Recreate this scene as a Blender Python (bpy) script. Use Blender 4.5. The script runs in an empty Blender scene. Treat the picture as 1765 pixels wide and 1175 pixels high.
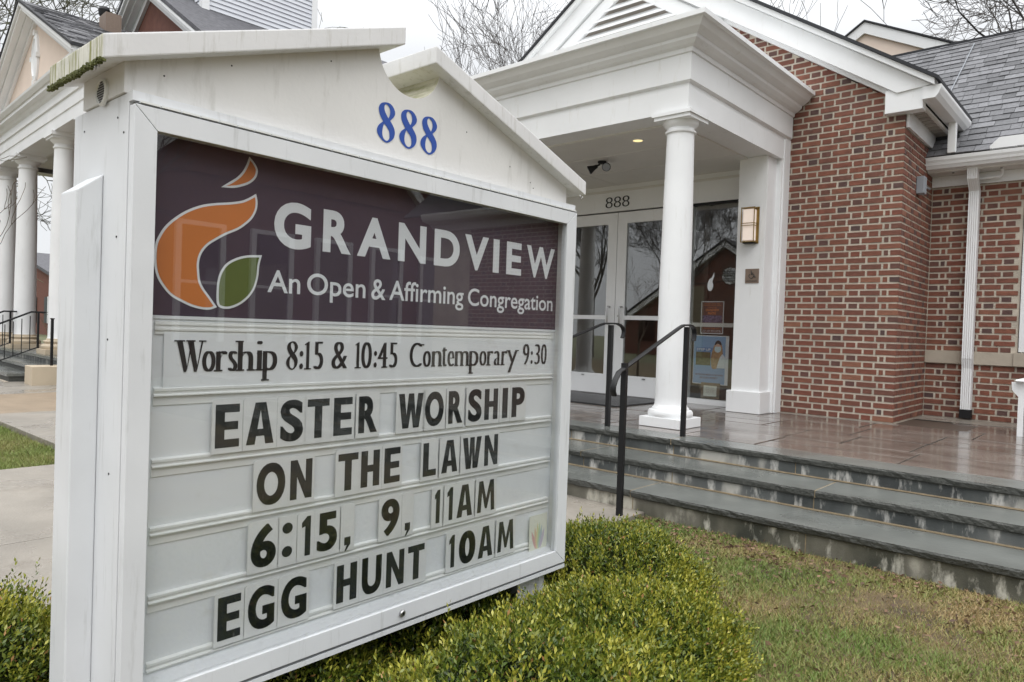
import bpy, bmesh, math, random
import numpy as np
from mathutils import Vector, Matrix
random.seed(7); rng = np.random.default_rng(7)
S = bpy.context.scene
COL = S.collection
R = math.radians
PI = math.pi

# ------------------------------------------------------------------ camera
cam = bpy.data.cameras.new('camera')
cam.sensor_width = 36.0; cam.lens = 25.2; cam.clip_start = 0.05; cam.clip_end = 800
co = bpy.data.objects.new('camera', cam); COL.objects.link(co); S.camera = co
yaw, pitch, roll = -0.72837645, -0.015444, 0.03435512
fw = Vector((math.sin(yaw)*math.cos(pitch), math.cos(yaw)*math.cos(pitch), math.sin(pitch)))
r0 = Vector((math.cos(yaw), -math.sin(yaw), 0)); u0 = r0.cross(fw)
rr = math.cos(roll)*r0 + math.sin(roll)*u0; uu = -math.sin(roll)*r0 + math.cos(roll)*u0
co.matrix_world = Matrix(((rr.x, uu.x, -fw.x, 0), (rr.y, uu.y, -fw.y, 0), (rr.z, uu.z, -fw.z, 1.3), (0, 0, 0, 1)))

# ------------------------------------------------------------------ sky, sun, exposure
SUN_EL, SUN_AZ = 52, 140          # azimuth measured from +Y towards +X
w = bpy.data.worlds.new("World"); S.world = w; w.use_nodes = True
nt = w.node_tree; nd = nt.nodes; lk = nt.links
bg = nd['Background']; bg.inputs['Strength'].default_value = 0.1
sky = nd.new('ShaderNodeTexSky'); sky.sky_type = 'NISHITA'; sky.sun_disc = False
sky.sun_elevation = R(SUN_EL); sky.sun_rotation = R(SUN_AZ); sky.dust_density = 4
hs = nd.new('ShaderNodeHueSaturation'); hs.inputs['Saturation'].default_value = 0.12
lk.new(sky.outputs[0], hs.inputs['Color'])
tc = nd.new('ShaderNodeTexCoord'); sx = nd.new('ShaderNodeSeparateXYZ'); lk.new(tc.outputs['Generated'], sx.inputs[0])
rp = nd.new('ShaderNodeValToRGB'); lk.new(sx.outputs['Z'], rp.inputs[0])
rp.color_ramp.elements[0].position = 0.0; rp.color_ramp.elements[0].color = (.36, .37, .38, 1)
rp.color_ramp.elements[1].position = 1.0; rp.color_ramp.elements[1].color = (1.45, 1.46, 1.48, 1)
e = rp.color_ramp.elements.new(.35); e.color = (.385, .395, .41, 1)
ml = nd.new('ShaderNodeVectorMath'); ml.operation = 'SCALE'; ml.inputs['Scale'].default_value = 20.5
lk.new(rp.outputs[0], ml.inputs[0])
nz = nd.new('ShaderNodeTexNoise'); nz.inputs['Scale'].default_value = 1.6; nz.inputs['Detail'].default_value = 3
mr = nd.new('ShaderNodeMapRange'); mr.inputs['To Min'].default_value = .9; mr.inputs['To Max'].default_value = 1.1
lk.new(nz.outputs['Fac'], mr.inputs['Value']); ml2 = nd.new('ShaderNodeVectorMath'); ml2.operation = 'SCALE'
lk.new(ml.outputs[0], ml2.inputs[0]); lk.new(mr.outputs[0], ml2.inputs['Scale'])
mx = nd.new('ShaderNodeMixRGB'); mx.inputs[0].default_value = 0.9
lk.new(hs.outputs[0], mx.inputs[1]); lk.new(ml2.outputs[0], mx.inputs[2]); lk.new(mx.outputs[0], bg.inputs['Color'])
sd = bpy.data.lights.new('sun', 'SUN'); sd.energy = 0.55; sd.angle = R(35); sd.color = (1, .97, .93)
so = bpy.data.objects.new('sun', sd); COL.objects.link(so)
so.rotation_euler = (R(90-SUN_EL), 0, R(180-SUN_AZ)+0*PI)
vs = S.view_settings; vs.view_transform = 'Standard'; vs.look = 'None'; vs.gamma = 1; vs.exposure = 0.30
vs.use_curve_mapping = False
S.cycles.max_bounces = 8; S.cycles.transparent_max_bounces = 12; S.cycles.caustics_reflective = False; S.cycles.caustics_refractive = False

# ------------------------------------------------------------------ materials
MATS = {}
def mat(name, col, rough=.6, bump=0, bscale=30, var=0, vscale=3, attr=None, ramp=None, spec=.5, metal=0, coat=0,
        dirt=None, emit=None, rvar=0, stretch=None, detail=6):
    """procedural principled material: noise colour variation, fine bump, optional 'rnd' attribute ramp and dirt streaks"""
    m = bpy.data.materials.new(name); m.use_nodes = True; n = m.node_tree.nodes; l = m.node_tree.links
    b = n['Principled BSDF']; b.inputs['Roughness'].default_value = rough; b.inputs['Metallic'].default_value = metal
    b.inputs['Specular IOR Level'].default_value = spec; b.inputs['Coat Weight'].default_value = coat
    b.inputs['Coat Roughness'].default_value = .08
    t = n.new('ShaderNodeTexCoord'); mp = n.new('ShaderNodeMapping'); l.new(t.outputs['Object'], mp.inputs[0])
    if stretch: mp.inputs['Scale'].default_value = stretch
    src = None
    if attr:
        a = n.new('ShaderNodeAttribute'); a.attribute_name = 'rnd'; cr = n.new('ShaderNodeValToRGB'); l.new(a.outputs['Fac'], cr.inputs[0])
        els = cr.color_ramp.elements
        for i, c in enumerate(attr):
            p = i/(len(attr)-1)
            if i == 0: els[0].color = (*c, 1)
            elif i == len(attr)-1: els[-1].color = (*c, 1)
            else: q = els.new(p); q.color = (*c, 1)
        src = cr.outputs[0]
    elif ramp:
        z = n.new('ShaderNodeTexNoise'); z.inputs['Scale'].default_value = vscale; z.inputs['Detail'].default_value = detail
        l.new(mp.outputs[0], z.inputs['Vector']); cr = n.new('ShaderNodeValToRGB'); l.new(z.outputs['Fac'], cr.inputs[0])
        els = cr.color_ramp.elements
        for i, (p, c) in enumerate(ramp):
            if i == 0: els[0].position = p; els[0].color = (*c, 1)
            elif i == len(ramp)-1: els[-1].position = p; els[-1].color = (*c, 1)
            else: q = els.new(p); q.color = (*c, 1)
        src = cr.outputs[0]
    if var:
        z = n.new('ShaderNodeTexNoise'); z.inputs['Scale'].default_value = vscale; z.inputs['Detail'].default_value = detail
        l.new(mp.outputs[0], z.inputs['Vector'])
        mrr = n.new('ShaderNodeMapRange'); mrr.inputs['From Min'].default_value = .3; mrr.inputs['From Max'].default_value = .7
        mrr.inputs['To Min'].default_value = 1-var; mrr.inputs['To Max'].default_value = 1+var*.6; l.new(z.outputs['Fac'], mrr.inputs[0])
        v = n.new('ShaderNodeVectorMath'); v.operation = 'SCALE'; l.new(mrr.outputs[0], v.inputs['Scale'])
        if src: l.new(src, v.inputs[0])
        else: v.inputs[0].default_value = col
        src = v.outputs[0]
    if dirt:   # (colour, low threshold, high threshold, scale vector) : streaky wear with a shape of its own
        dc, lo, hi, sc = dirt
        mp2 = n.new('ShaderNodeMapping'); mp2.inputs['Scale'].default_value = sc; l.new(t.outputs['Object'], mp2.inputs[0])
        z = n.new('ShaderNodeTexNoise'); z.inputs['Scale'].default_value = 1; z.inputs['Detail'].default_value = 6; z.inputs['Roughness'].default_value = .65
        l.new(mp2.outputs[0], z.inputs['Vector']); q = n.new('ShaderNodeMapRange')
        q.inputs['From Min'].default_value = lo; q.inputs['From Max'].default_value = hi; l.new(z.outputs['Fac'], q.inputs[0])
        mm = n.new('ShaderNodeMixRGB'); l.new(q.outputs[0], mm.inputs[0])
        if src: l.new(src, mm.inputs[1])
        else: mm.inputs[1].default_value = (*col, 1)
        mm.inputs[2].default_value = (*dc, 1); src = mm.outputs[0]
    if src: l.new(src, b.inputs['Base Color'])
    else: b.inputs['Base Color'].default_value = (*col, 1)
    if rvar:
        z = n.new('ShaderNodeTexNoise'); z.inputs['Scale'].default_value = 1.3; z.inputs['Detail'].default_value = 5; l.new(t.outputs['Object'], z.inputs['Vector'])
        q = n.new('ShaderNodeMapRange'); q.inputs['From Min'].default_value = .4; q.inputs['From Max'].default_value = .62
        q.inputs['To Min'].default_value = rough; q.inputs['To Max'].default_value = rough+rvar
        l.new(z.outputs['Fac'], q.inputs[0]); l.new(q.outputs[0], b.inputs['Roughness'])
    if bump:
        z = n.new('ShaderNodeTexNoise'); z.inputs['Scale'].default_value = bscale; z.inputs['Detail'].default_value = 5
        l.new(mp.outputs[0], z.inputs['Vector']); bm = n.new('ShaderNodeBump'); bm.inputs['Strength'].default_value = bump
        bm.inputs['Distance'].default_value = .01; l.new(z.outputs['Fac'], bm.inputs['Height']); l.new(bm.outputs[0], b.inputs['Normal'])
    if emit: b.inputs['Emission Color'].default_value = (*emit[0], 1); b.inputs['Emission Strength'].default_value = emit[1]
    MATS[name] = m; return m

def glass(name, refl, tint=(1, 1, 1), rough=0.0, base=.0):
    m = bpy.data.materials.new(name); m.use_nodes = True; n = m.node_tree.nodes; l = m.node_tree.links
    n.remove(n['Principled BSDF']); out = n['Material Output']
    tr = n.new('ShaderNodeBsdfTransparent'); tr.inputs[0].default_value = (*tint, 1)
    gl = n.new('ShaderNodeBsdfGlossy'); gl.inputs['Roughness'].default_value = rough
    ge = n.new('ShaderNodeNewGeometry'); dt = n.new('ShaderNodeVectorMath'); dt.operation = 'DOT_PRODUCT'
    l.new(ge.outputs['Incoming'], dt.inputs[0]); l.new(ge.outputs['Normal'], dt.inputs[1])
    ab = n.new('ShaderNodeMath'); ab.operation = 'ABSOLUTE'; l.new(dt.outputs['Value'], ab.inputs[0])
    om = n.new('ShaderNodeMath'); om.operation = 'SUBTRACT'; om.inputs[0].default_value = 1; l.new(ab.outputs[0], om.inputs[1]); om.use_clamp = True
    pw_ = n.new('ShaderNodeMath'); pw_.operation = 'POWER'; pw_.inputs[1].default_value = 5; l.new(om.outputs[0], pw_.inputs[0])
    fr = n.new('ShaderNodeMath'); fr.operation = 'MULTIPLY_ADD'; fr.inputs[1].default_value = .96; fr.inputs[2].default_value = .04; l.new(pw_.outputs[0], fr.inputs[0])
    ma = n.new('ShaderNodeMath'); ma.operation = 'MULTIPLY_ADD'; ma.inputs[1].default_value = refl; ma.inputs[2].default_value = base; ma.use_clamp = True
    l.new(fr.outputs[0], ma.inputs[0]); mixs = n.new('ShaderNodeMixShader'); l.new(ma.outputs[0], mixs.inputs[0])
    l.new(tr.outputs[0], mixs.inputs[1]); l.new(gl.outputs[0], mixs.inputs[2]); l.new(mixs.outputs[0], out.inputs[0])
    return m

M_paint = mat('white_paint', (.81, .82, .825), .45, bump=.04, bscale=60, var=.05, vscale=2.0, dirt=((.62, .61, .57), .60, .9, (14, 14, 2.5)))
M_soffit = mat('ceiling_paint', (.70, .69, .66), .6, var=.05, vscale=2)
M_sign = mat('sign_aluminium', (.72, .74, .76), .42, bump=.03, bscale=90, var=.05, vscale=5, dirt=((.44, .45, .44), .57, .82, (30, 30, 3)))
M_signp = mat('sign_pediment', (.74, .735, .715), .5, bump=.08, bscale=60, var=.07, vscale=3, dirt=((.47, .46, .42), .56, .85, (17, 17, 3)))
M_cap = mat('sign_cap', (.74, .74, .74), .45, bump=.05, bscale=70, var=.05, vscale=6, dirt=((.44, .43, .38), .54, .82, (45, 45, 6)))
M_moss = mat('mossy_cap_end', (.62, .61, .54), .7, bump=.15, bscale=80, var=.1, vscale=20, dirt=((.21, .21, .055), .47, .62, (120, 85, 5)))
M_moss2 = mat('moss_growth', (.10, .11, .028), .9, bump=.6, bscale=120, var=.4, vscale=50)
M_notch = mat('mossy_notch', (.56, .54, .44), .7, bump=.1, bscale=60, var=.1, vscale=9, dirt=((.20, .21, .06), .46, .7, (30, 6, 22)))
M_gap = mat('dark_gap', (.18, .19, .20), .6)
M_panel = mat('sign_white_panel', (.80, .83, .85), .5, var=.03, vscale=4, dirt=((.58, .58, .54), .58, .9, (8, 8, 14)))
M_track = mat('letter_track', (.80, .815, .80), .4, var=.07, vscale=14, stretch=(.2, 1, 1))
M_tile = mat('clear_letter_tile', (.775, .79, .785), .35, var=.03, vscale=20)
M_tileedge = mat('tile_edge', (.64, .65, .64), .5)
M_black = mat('black_letter', (.020, .024, .025), .45, dirt=((.22, .23, .23), .63, .8, (70, 70, 16)))
M_purple = mat('banner_purple', (.062, .044, .066), .45, var=.1, vscale=4)
M_white = mat('banner_white', (.76, .79, .82), .5)
M_orange = mat('banner_orange', (.62, .20, .05), .5, var=.05, vscale=8)
M_green = mat('banner_green', (.105, .145, .03), .5, var=.05, vscale=8)
M_blue = mat('blue_number', (.02, .075, .36), .45, var=.06, vscale=30)
M_dark = mat('black_metal', (.010, .010, .011), .45, spec=.3, bump=.05, bscale=50)
M_steel = mat('steel', (.45, .45, .45), .3, metal=.9)
mat('far_brick', (.15,.06,.042), .85, var=.2, vscale=6)
M_brick = mat('brick', (.2, .06, .04), .75, bump=.45, bscale=55, attr=[(.088, .050, .046), (.125, .058, .046), (.158, .064, .044), (.182, .066, .043), (.208, .078, .047), (.190, .062, .040), (.25, .108, .066)], var=.25, vscale=14, dirt=((.36, .30, .26), .66, .9, (9, 9, 9)))
M_mortar = mat('mortar', (.53, .475, .395), .9, bump=.5, bscale=90, var=.22, vscale=5)
M_stone = mat('limestone_band', (.42, .37, .30), .8, bump=.2, bscale=50, var=.12, vscale=5)
M_shing = mat('shingle', (.1, .1, .12), .8, bump=.5, bscale=120, attr=[(.095, .096, .102), (.135, .136, .144), (.165, .166, .176), (.205, .206, .218)], var=.2, vscale=30)
M_roof = mat('dark_roof_edge', (.025, .026, .03), .8, bump=.3, bscale=60)
M_oldshing = mat('weathered_shingle', (.16, .16, .17), .8, bump=.5, bscale=60, attr=[(.09, .09, .1), (.16, .16, .17), (.24, .24, .25), (.13, .13, .14)], var=.35, vscale=9)
M_slab = mat('stamped_concrete', (.17, .125, .10), .06, bump=.28, bscale=9, ramp=[(.3, (.085, .070, .060)), (.5, (.14, .116, .10)), (.7, (.20, .172, .15))], vscale=3.5, rvar=.20, coat=.3, stretch=(.7, 2.2, 1))
M_joint = mat('slab_joint', (.075, .055, .042), .5)
M_blue_stone = mat('bluestone_tread', (.135, .142, .132), .16, bump=.12, bscale=40, var=.18, vscale=4, rvar=.18)
M_edge = mat('split_bluestone_edge', (.06, .062, .055), .6, bump=.9, bscale=70, var=.35, vscale=40)
M_gmort = mat('tan_mortar', (.33, .26, .165), .8, bump=.3, bscale=60, var=.2, vscale=30)
M_conc = mat('wet_concrete', (.27, .245, .21), .16, bump=.2, bscale=70, var=.2, vscale=2.2, rvar=.4, dirt=((.15, .125, .10), .56, .8, (2.2, 2.2, 1)))
M_conc2 = mat('aggregate_strip', (.27, .205, .14), .5, bump=.4, bscale=150, var=.15, vscale=4)
M_soil = mat('soil', (.06, .042, .026), .9, bump=.8, bscale=30, ramp=[(.35, (.05, .034, .02)), (.55, (.12, .085, .04)), (.7, (.10, .10, .03))], vscale=2.5)
M_ground = mat('far_ground', (.09, .10, .05), .9, ramp=[(.35, (.07, .085, .03)), (.65, (.12, .11, .06))], vscale=.4)
M_grass = mat('grass', (.1, .12, .03), .6, attr=[(.26, .17, .08), (.38, .28, .13), (.24, .22, .07), (.15, .21, .04), (.11, .19, .035)])
M_litter = mat('leaf_litter', (.12, .07, .04), .8, attr=[(.07, .04, .028), (.15, .085, .05), (.24, .15, .09)])
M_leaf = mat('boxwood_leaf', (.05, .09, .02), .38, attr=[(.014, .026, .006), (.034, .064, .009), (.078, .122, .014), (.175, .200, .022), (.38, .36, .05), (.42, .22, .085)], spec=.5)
M_twig = mat('twig_bark', (.10, .075, .05), .85)
M_bark = mat('bark', (.10, .09, .082), .9, bump=.5, bscale=30, var=.3, vscale=5)
M_barkm = mat('mossy_bark', (.12, .115, .09), .9, bump=.5, bscale=30, ramp=[(.4, (.10, .095, .085)), (.62, (.13, .135, .075))], vscale=3)
M_stucco = mat('cream_stucco', (.74, .62, .53), .85, bump=.25, bscale=60, var=.05, vscale=2)
M_clap = mat('white_clapboard', (.62, .64, .69), .5, var=.05, vscale=1.5)
M_brass = mat('aged_brass', (.30, .20, .06), .35, metal=.8, var=.2, vscale=40)
M_opal = mat('opal_glass', (.75, .68, .62), .4, emit=((1, .80, .66), .28))
M_glow = mat('downlight_glow', (.9, .75, .4), .4, emit=((1, .80, .38), .9))
M_bronze = mat('bronze_plate', (.20, .145, .11), .5, var=.1, vscale=30)
M_mat = mat('rubber_mat', (.035, .035, .037), .35, bump=.8, bscale=150)
M_int = mat('interior_wall', (.30, .27, .24), .8)
M_intd = mat('interior_dark', (.10, .09, .085), .7)
M_bush2 = mat('dark_yew', (.02, .035, .012), .7, bump=1, bscale=25, var=.5, vscale=12)
M_shut = mat('dark_shutter', (.02, .03, .03), .5)
M_p1 = mat('poster_brown', (.15, .065, .05), .4); M_p1o = mat('poster_orange', (.62, .19, .05), .4); M_p1b = mat('poster_violet', (.16, .12, .22), .4, var=.7, vscale=45)
M_p2 = mat('poster_blue', (.26, .43, .66), .4); M_p2d = mat('poster_deep_blue', (.14, .27, .52), .4); M_p2k = mat('poster_khaki', (.16, .14, .06), .4, var=.4, vscale=30)
M_skin = mat('poster_skin', (.66, .44, .34), .5); M_hair = mat('poster_hair', (.46, .28, .14), .5, var=.4, vscale=40); M_mask = mat('poster_mask', (.60, .76, .82), .5)
M_paper = mat('paper', (.78, .80, .70), .6); M_tan = mat('tan_frame', (.21, .17, .11), .6)
M_gray = mat('grey_box', (.28, .30, .33), .5)
M_g1 = glass('door_glass', 2.2, (.96, .975, .97), 0.0, .065)
M_g2 = glass('sign_glazing', 1.55, (.985, .99, .99), .008, .0)
M_sgl = glass('far_window_glass', 2.0, (.5, .5, .5), .0, .1)

# ------------------------------------------------------------------ mesh helpers
class MB:
    def __init__(s): s.v = []; s.f = []; s.a = []
    def add(s, vs, fs, rnd=0.):
        o = len(s.v); s.v += [tuple(v) for v in vs]
        for f in fs: s.f.append(tuple(i+o for i in f)); s.a.append(rnd)
        return s
    def box(s, a, b, rnd=0.):
        x0, y0, z0 = a; x1, y1, z1 = b
        if x0 > x1: x0, x1 = x1, x0
        if y0 > y1: y0, y1 = y1, y0
        if z0 > z1: z0, z1 = z1, z0
        return s.add([(x0,y0,z0),(x1,y0,z0),(x1,y1,z0),(x0,y1,z0),(x0,y0,z1),(x1,y0,z1),(x1,y1,z1),(x0,y1,z1)],
                     [(0,3,2,1),(4,5,6,7),(0,1,5,4),(1,2,6,5),(2,3,7,6),(3,0,4,7)], rnd)
    def prism(s, poly, fn, d0, d1, rnd=0.):
        """poly: 2D outline, fn(a,b,d)->xyz, extruded from d0 to d1"""
        n = len(poly)
        v = [fn(a, b, d0) for a, b in poly]+[fn(a, b, d1) for a, b in poly]
        f = [tuple(range(n)), tuple(range(2*n-1, n-1, -1))]+[(i, i+n, (i+1) % n+n, (i+1) % n) for i in range(n)]
        return s.add(v, f, rnd)
    def tube(s, pts, rad, n=8, rnd=0., caps=True):
        pts = [Vector(p) for p in pts]
        if not isinstance(rad, (list, tuple)): rad = [rad]*len(pts)
        v = []; up = None
        for i, p in enumerate(pts):
            d = (pts[min(i+1, len(pts)-1)]-pts[max(i-1, 0)]).normalized()
            if up is None: up = d.orthogonal().normalized()
            else: up = (up-d*up.dot(d)); up = up.normalized() if up.length > 1e-6 else d.orthogonal().normalized()
            q = d.cross(up)
            for k in range(n):
                a = 2*PI*k/n; v.append(p+(up*math.cos(a)+q*math.sin(a))*rad[i])
        f = []
        for i in range(len(pts)-1):
            for k in range(n): f.append((i*n+k, i*n+(k+1) % n, (i+1)*n+(k+1) % n, (i+1)*n+k))
        if caps: f.append(tuple(range(n-1, -1, -1))); f.append(tuple((len(pts)-1)*n+k for k in range(n)))
        return s.add(v, f, rnd)
    def lathe(s, prof, c, n=40, rnd=0.):
        v = []; f = []
        for r, z in prof:
            for k in range(n): a = 2*PI*k/n; v.append((c[0]+r*math.cos(a), c[1]+r*math.sin(a), c[2]+z))
        m = len(prof)
        for i in range(m-1):
            for k in range(n): f.append((i*n+k, i*n+(k+1) % n, (i+1)*n+(k+1) % n, (i+1)*n+k))
        f.append(tuple(range(n-1, -1, -1))); f.append(tuple((m-1)*n+k for k in range(n)))
        return s.add(v, f, rnd)
    def xf(s, M): s.v = [tuple(M @ Vector(p)) for p in s.v]; return s
    def build(s, name, m, parent=None, smooth=False, bevel=0, recalc=True):
        me = bpy.data.meshes.new(name); me.from_pydata(s.v, [], s.f); me.validate()
        if len(s.a) == len(me.polygons):
            at = me.attributes.new('rnd', 'FLOAT', 'FACE'); at.data.foreach_set('value', np.array(s.a, dtype=np.float32))
        if recalc or bevel:
            bm = bmesh.new(); bm.from_mesh(me)
            bmesh.ops.recalc_face_normals(bm, faces=bm.faces)
            if bevel: bmesh.ops.bevel(bm, geom=bm.edges[:], offset=bevel, segments=2, affect='EDGES', profile=.6)
            bm.to_mesh(me); bm.free()
        if smooth:
            me.polygons.foreach_set('use_smooth', [True]*len(me.polygons))
            me.set_sharp_from_angle(angle=R(35))
        if m: me.materials.append(m)
        o = bpy.data.objects.new(name, me); COL.objects.link(o)
        if parent: o.parent = parent
        return o

def tag(o, label=None, cat=None, group=None, kind=None):
    if label: o['label'] = label
    if cat: o['category'] = cat
    if group: o['group'] = group
    if kind: o['kind'] = kind
    return o
def empty(name, loc=(0, 0, 0), rz=0, label=None, cat=None, group=None):
    o = bpy.data.objects.new(name, None); COL.objects.link(o); o.location = loc; o.rotation_euler = (0, 0, rz); o.empty_display_size = .2
    return tag(o, label, cat, group)
def copy_tree(o, parent=None):
    c = o.copy(); COL.objects.link(c)
    if parent: c.parent = parent
    for ch in list(o.children):
        copy_tree(ch, c)
    return c
def npmesh(name, V, F, rnd, m, parent=None):
    """V (n,3) and F (m,k) numpy arrays, one mesh"""
    me = bpy.data.meshes.new(name); k = F.shape[1]
    me.vertices.add(len(V)); me.vertices.foreach_set('co', V.astype(np.float32).ravel())
    me.loops.add(F.size); me.loops.foreach_set('vertex_index', F.astype(np.int32).ravel())
    me.polygons.add(len(F)); me.polygons.foreach_set('loop_start', np.arange(0, F.size, k, dtype=np.int32))
    me.update(calc_edges=True)
    if rnd is not None:
        at = me.attributes.new('rnd', 'FLOAT', 'FACE'); at.data.foreach_set('value', rnd.astype(np.float32))
    me.materials.append(m); o = bpy.data.objects.new(name, me); COL.objects.link(o)
    if parent: o.parent = parent
    return o

_tc = {}
def text_geo(body, off=0.0):
    """outline of the built-in font as flat polygons, fitted to a unit box"""
    key = (body, off)
    if key not in _tc:
        c = bpy.data.curves.new('t', 'FONT'); c.body = body; c.offset = off; c.resolution_u = 6
        o = bpy.data.objects.new('t', c); me = bpy.data.meshes.new_from_object(o)
        v = np.array([tuple(p.co) for p in me.vertices]); f = [tuple(p.vertices) for p in me.polygons]
        mn = v[:, :2].min(0); mxx = v[:, :2].max(0); v = (v[:, :2]-mn)/(mxx-mn)
        bpy.data.objects.remove(o); bpy.data.curves.remove(c); bpy.data.meshes.remove(me)
        _tc[key] = (v, f)
    return _tc[key]
def put_text(mb, body, off, fn, a0, a1, b0, b1, d):
    v, f = text_geo(body, off)
    mb.add([fn(a0+(a1-a0)*p[0], b0+(b1-b0)*p[1], d) for p in v], f)
def smooth_closed(P, k=5, corners=()):
    """Catmull-Rom through P, sharp at the given indices"""
    n = len(P); out = []
    for i in range(n):
        p0, p1, p2, p3 = P[(i-1) % n], P[i], P[(i+1) % n], P[(i+2) % n]
        if i in corners: p0 = p1
        if (i+1) % n in corners: p3 = p2
        for j in range(k):
            t = j/k
            out.append(tuple(.5*((2*p1[c])+(-p0[c]+p2[c])*t+(2*p0[c]-5*p1[c]+4*p2[c]-p3[c])*t*t+(-p0[c]+3*p1[c]-3*p2[c]+p3[c])*t**3) for c in (0, 1)))
    return out
def poly_tri(mb, poly, fn, d):
    from mathutils.geometry import tessellate_polygon
    t = tessellate_polygon([[Vector((a, b, 0)) for a, b in poly]])
    mb.add([fn(a, b, d) for a, b in poly], [tuple(x) for x in t])
_e = [[(225,172),(300,192),(360,255),(392,340),(370,410),(310,468),(365,560),(392,630),(395,700),(365,775),(290,825),(225,815),(160,760),(105,680),(90,605),(120,535),(190,480),(135,380),(110,280),(125,215),(165,180)],
      [(240,203),(285,250),(305,320),(300,380),(278,432),(250,385),(215,315),(203,250),(215,212)],
      [(210,515),(245,560),(290,630),(305,700),(300,765),(265,797),(220,775),(190,720),(180,650),(190,570)]]
_e = [[(x, -(y-.27*x)) for x, y in c] for c in _e]
_x0, _x1 = min(p[0] for p in _e[0]), max(p[0] for p in _e[0]); _y0, _y1 = min(p[1] for p in _e[0]), max(p[1] for p in _e[0])
EIGHT = [smooth_closed([((x-_x0)/(_x1-_x0), (y-_y0)/(_y1-_y0)) for x, y in c], 5, k) for c, k in zip(_e, ((5, 16), (4,), (0,)))]
def put_eight(mb, fn, a0, a1, b0, b1, d):
    from mathutils.geometry import tessellate_polygon
    cs = [[(a0+(a1-a0)*x, b0+(b1-b0)*y) for x, y in c] for c in EIGHT]
    t = tessellate_polygon([[Vector((x, y, 0)) for x, y in c] for c in cs]); fl = [p for c in cs for p in c]
    mb.add([fn(x, y, d) for x, y in fl], [tuple(q) for q in t])
def offset_poly(poly, e):
    n = len(poly); out = []
    A = sum(poly[i][0]*poly[(i+1) % n][1]-poly[(i+1) % n][0]*poly[i][1] for i in range(n)); sg = 1 if A > 0 else -1
    for i in range(n):
        a = Vector(poly[i-1]); b = Vector(poly[i]); c = Vector(poly[(i+1) % n])
        d1 = (b-a); d2 = (c-b)
        if d1.length < 1e-9 or d2.length < 1e-9: out.append(tuple(b)); continue
        d1.normalize(); d2.normalize()
        n1 = Vector((d1.y, -d1.x))*sg; n2 = Vector((d2.y, -d2.x))*sg; m = n1+n2
        m = n1 if m.length < .2 else m.normalized()
        k = 1/max(.45, m.dot(n1)); out.append(tuple(b+m*e*k))
    return out

# ------------------------------------------------------------------ ground, walks, terrace, steps
FZ = .487
gmb = MB(); gmb.add([(-250,-250,0),(250,-250,0),(250,250,0),(-250,250,0)], [(0,1,2,3)])
tag(gmb.build('ground', M_ground), kind='structure')
def sheet(name, x0, y0, x1, y1, z, m, th=.06, parent=None):
    return MB().box((x0,y0,z-th),(x1,y1,z)).build(name, m, parent, bevel=.006)
lawn_r = MB(); NX, NY = 60, 60
vv = []; ff = []
for j in range(NY+1):
    for i in range(NX+1):
        x = -2.5+i*(9.5/NX); y = -6+j*(10.28/NY)
        z = .062+.012*math.sin(x*2.1+y)*math.cos(y*1.7)+.006*math.sin(x*9)*math.sin(y*8)
        vv.append((x, y, z))
for j in range(NY):
    for i in range(NX): k = j*(NX+1)+i; ff.append((k, k+1, k+NX+2, k+NX+1))
lawn_r.add(vv, ff); lw = lawn_r.build('lawn', M_soil, smooth=True); tag(lw, kind='structure')
sl = MB().box((-40,-12,-.02),(-6.62,2.16,.035)).build('lawn', M_soil); tag(sl, kind='structure')
walk = tag(empty('path'), kind='structure')
for y0, y1 in ((-12,-7.6),(-7.59,-5.4),(-5.39,-3.2),(-3.19,-1.0),(-.99,2.6),(2.605,4.3)):
    sheet('concrete_slab', -6.6, y0, -4.45, y1-.008, .085, M_conc, .12, walk)
    sheet('concrete_slab', -4.442, y0, -2.52, y1-.008, .085+.015*(y1 > 2.6), M_conc, .12, walk)
for x0, x1 in ((-8.98,-6.61),(-10.28,-8.99)): sheet('concrete_slab', x0, 2.18, x1-.01, 4.3, .085, M_conc, .12, walk)
sheet('aggregate_panel', -12.75, 1.0, -10.29, 6, .082, M_conc2, .12, walk)
for y0, y1 in ((-2,1.2),(1.21,4.3),(4.31,7.5)): sheet('concrete_slab', -22, y0, -12.76, y1-.01, .08, M_conc, .12, walk)

# front steps: three deep bluestone treads (the top one is the terrace coping)
steps = tag(empty('entrance_steps', (-3, 4.8, 0)), kind='structure'); SO = Vector((-3, 4.8, 0))
def sb(a, b): return tuple(Vector(a)-SO), tuple(Vector(b)-SO)
XL, XR = -8.8, 6.5
treads = [(4.200, 4.62, .233, (-6.4,-4.5,-2.62,-.37,1.9,4.1)), (4.617, 5.03, .360, (-7.1,-5.3,-3.35,-1.54,.8,3.0,5.0)), (5.035, 5.335, .487, (-6.6,-4.6,-2.79,.4,2.4,4.4))]
M_riser = mat('stained_riser', (.1, .11, .11), .5, bump=.25, bscale=50, ramp=[(.34, (.045, .05, .05)), (.50, (.095, .103, .10)), (.60, (.14, .145, .14)), (.68, (.44, .43, .39))], vscale=1, stretch=(3.5, 1, 1.5), detail=8, dirt=((.50, .49, .46), .53, .63, (11, 1, 2.9)))
M_riserd = mat('dark_stained_riser', (.08, .08, .07), .45, bump=.25, bscale=50, ramp=[(.36, (.05, .052, .042)), (.50, (.12, .115, .09)), (.60, (.18, .17, .14)), (.68, (.44, .42, .35))], vscale=1, stretch=(4, 1, 2.0), detail=8, dirt=((.52, .50, .43), .54, .65, (9, 1, 3.2)))
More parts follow.
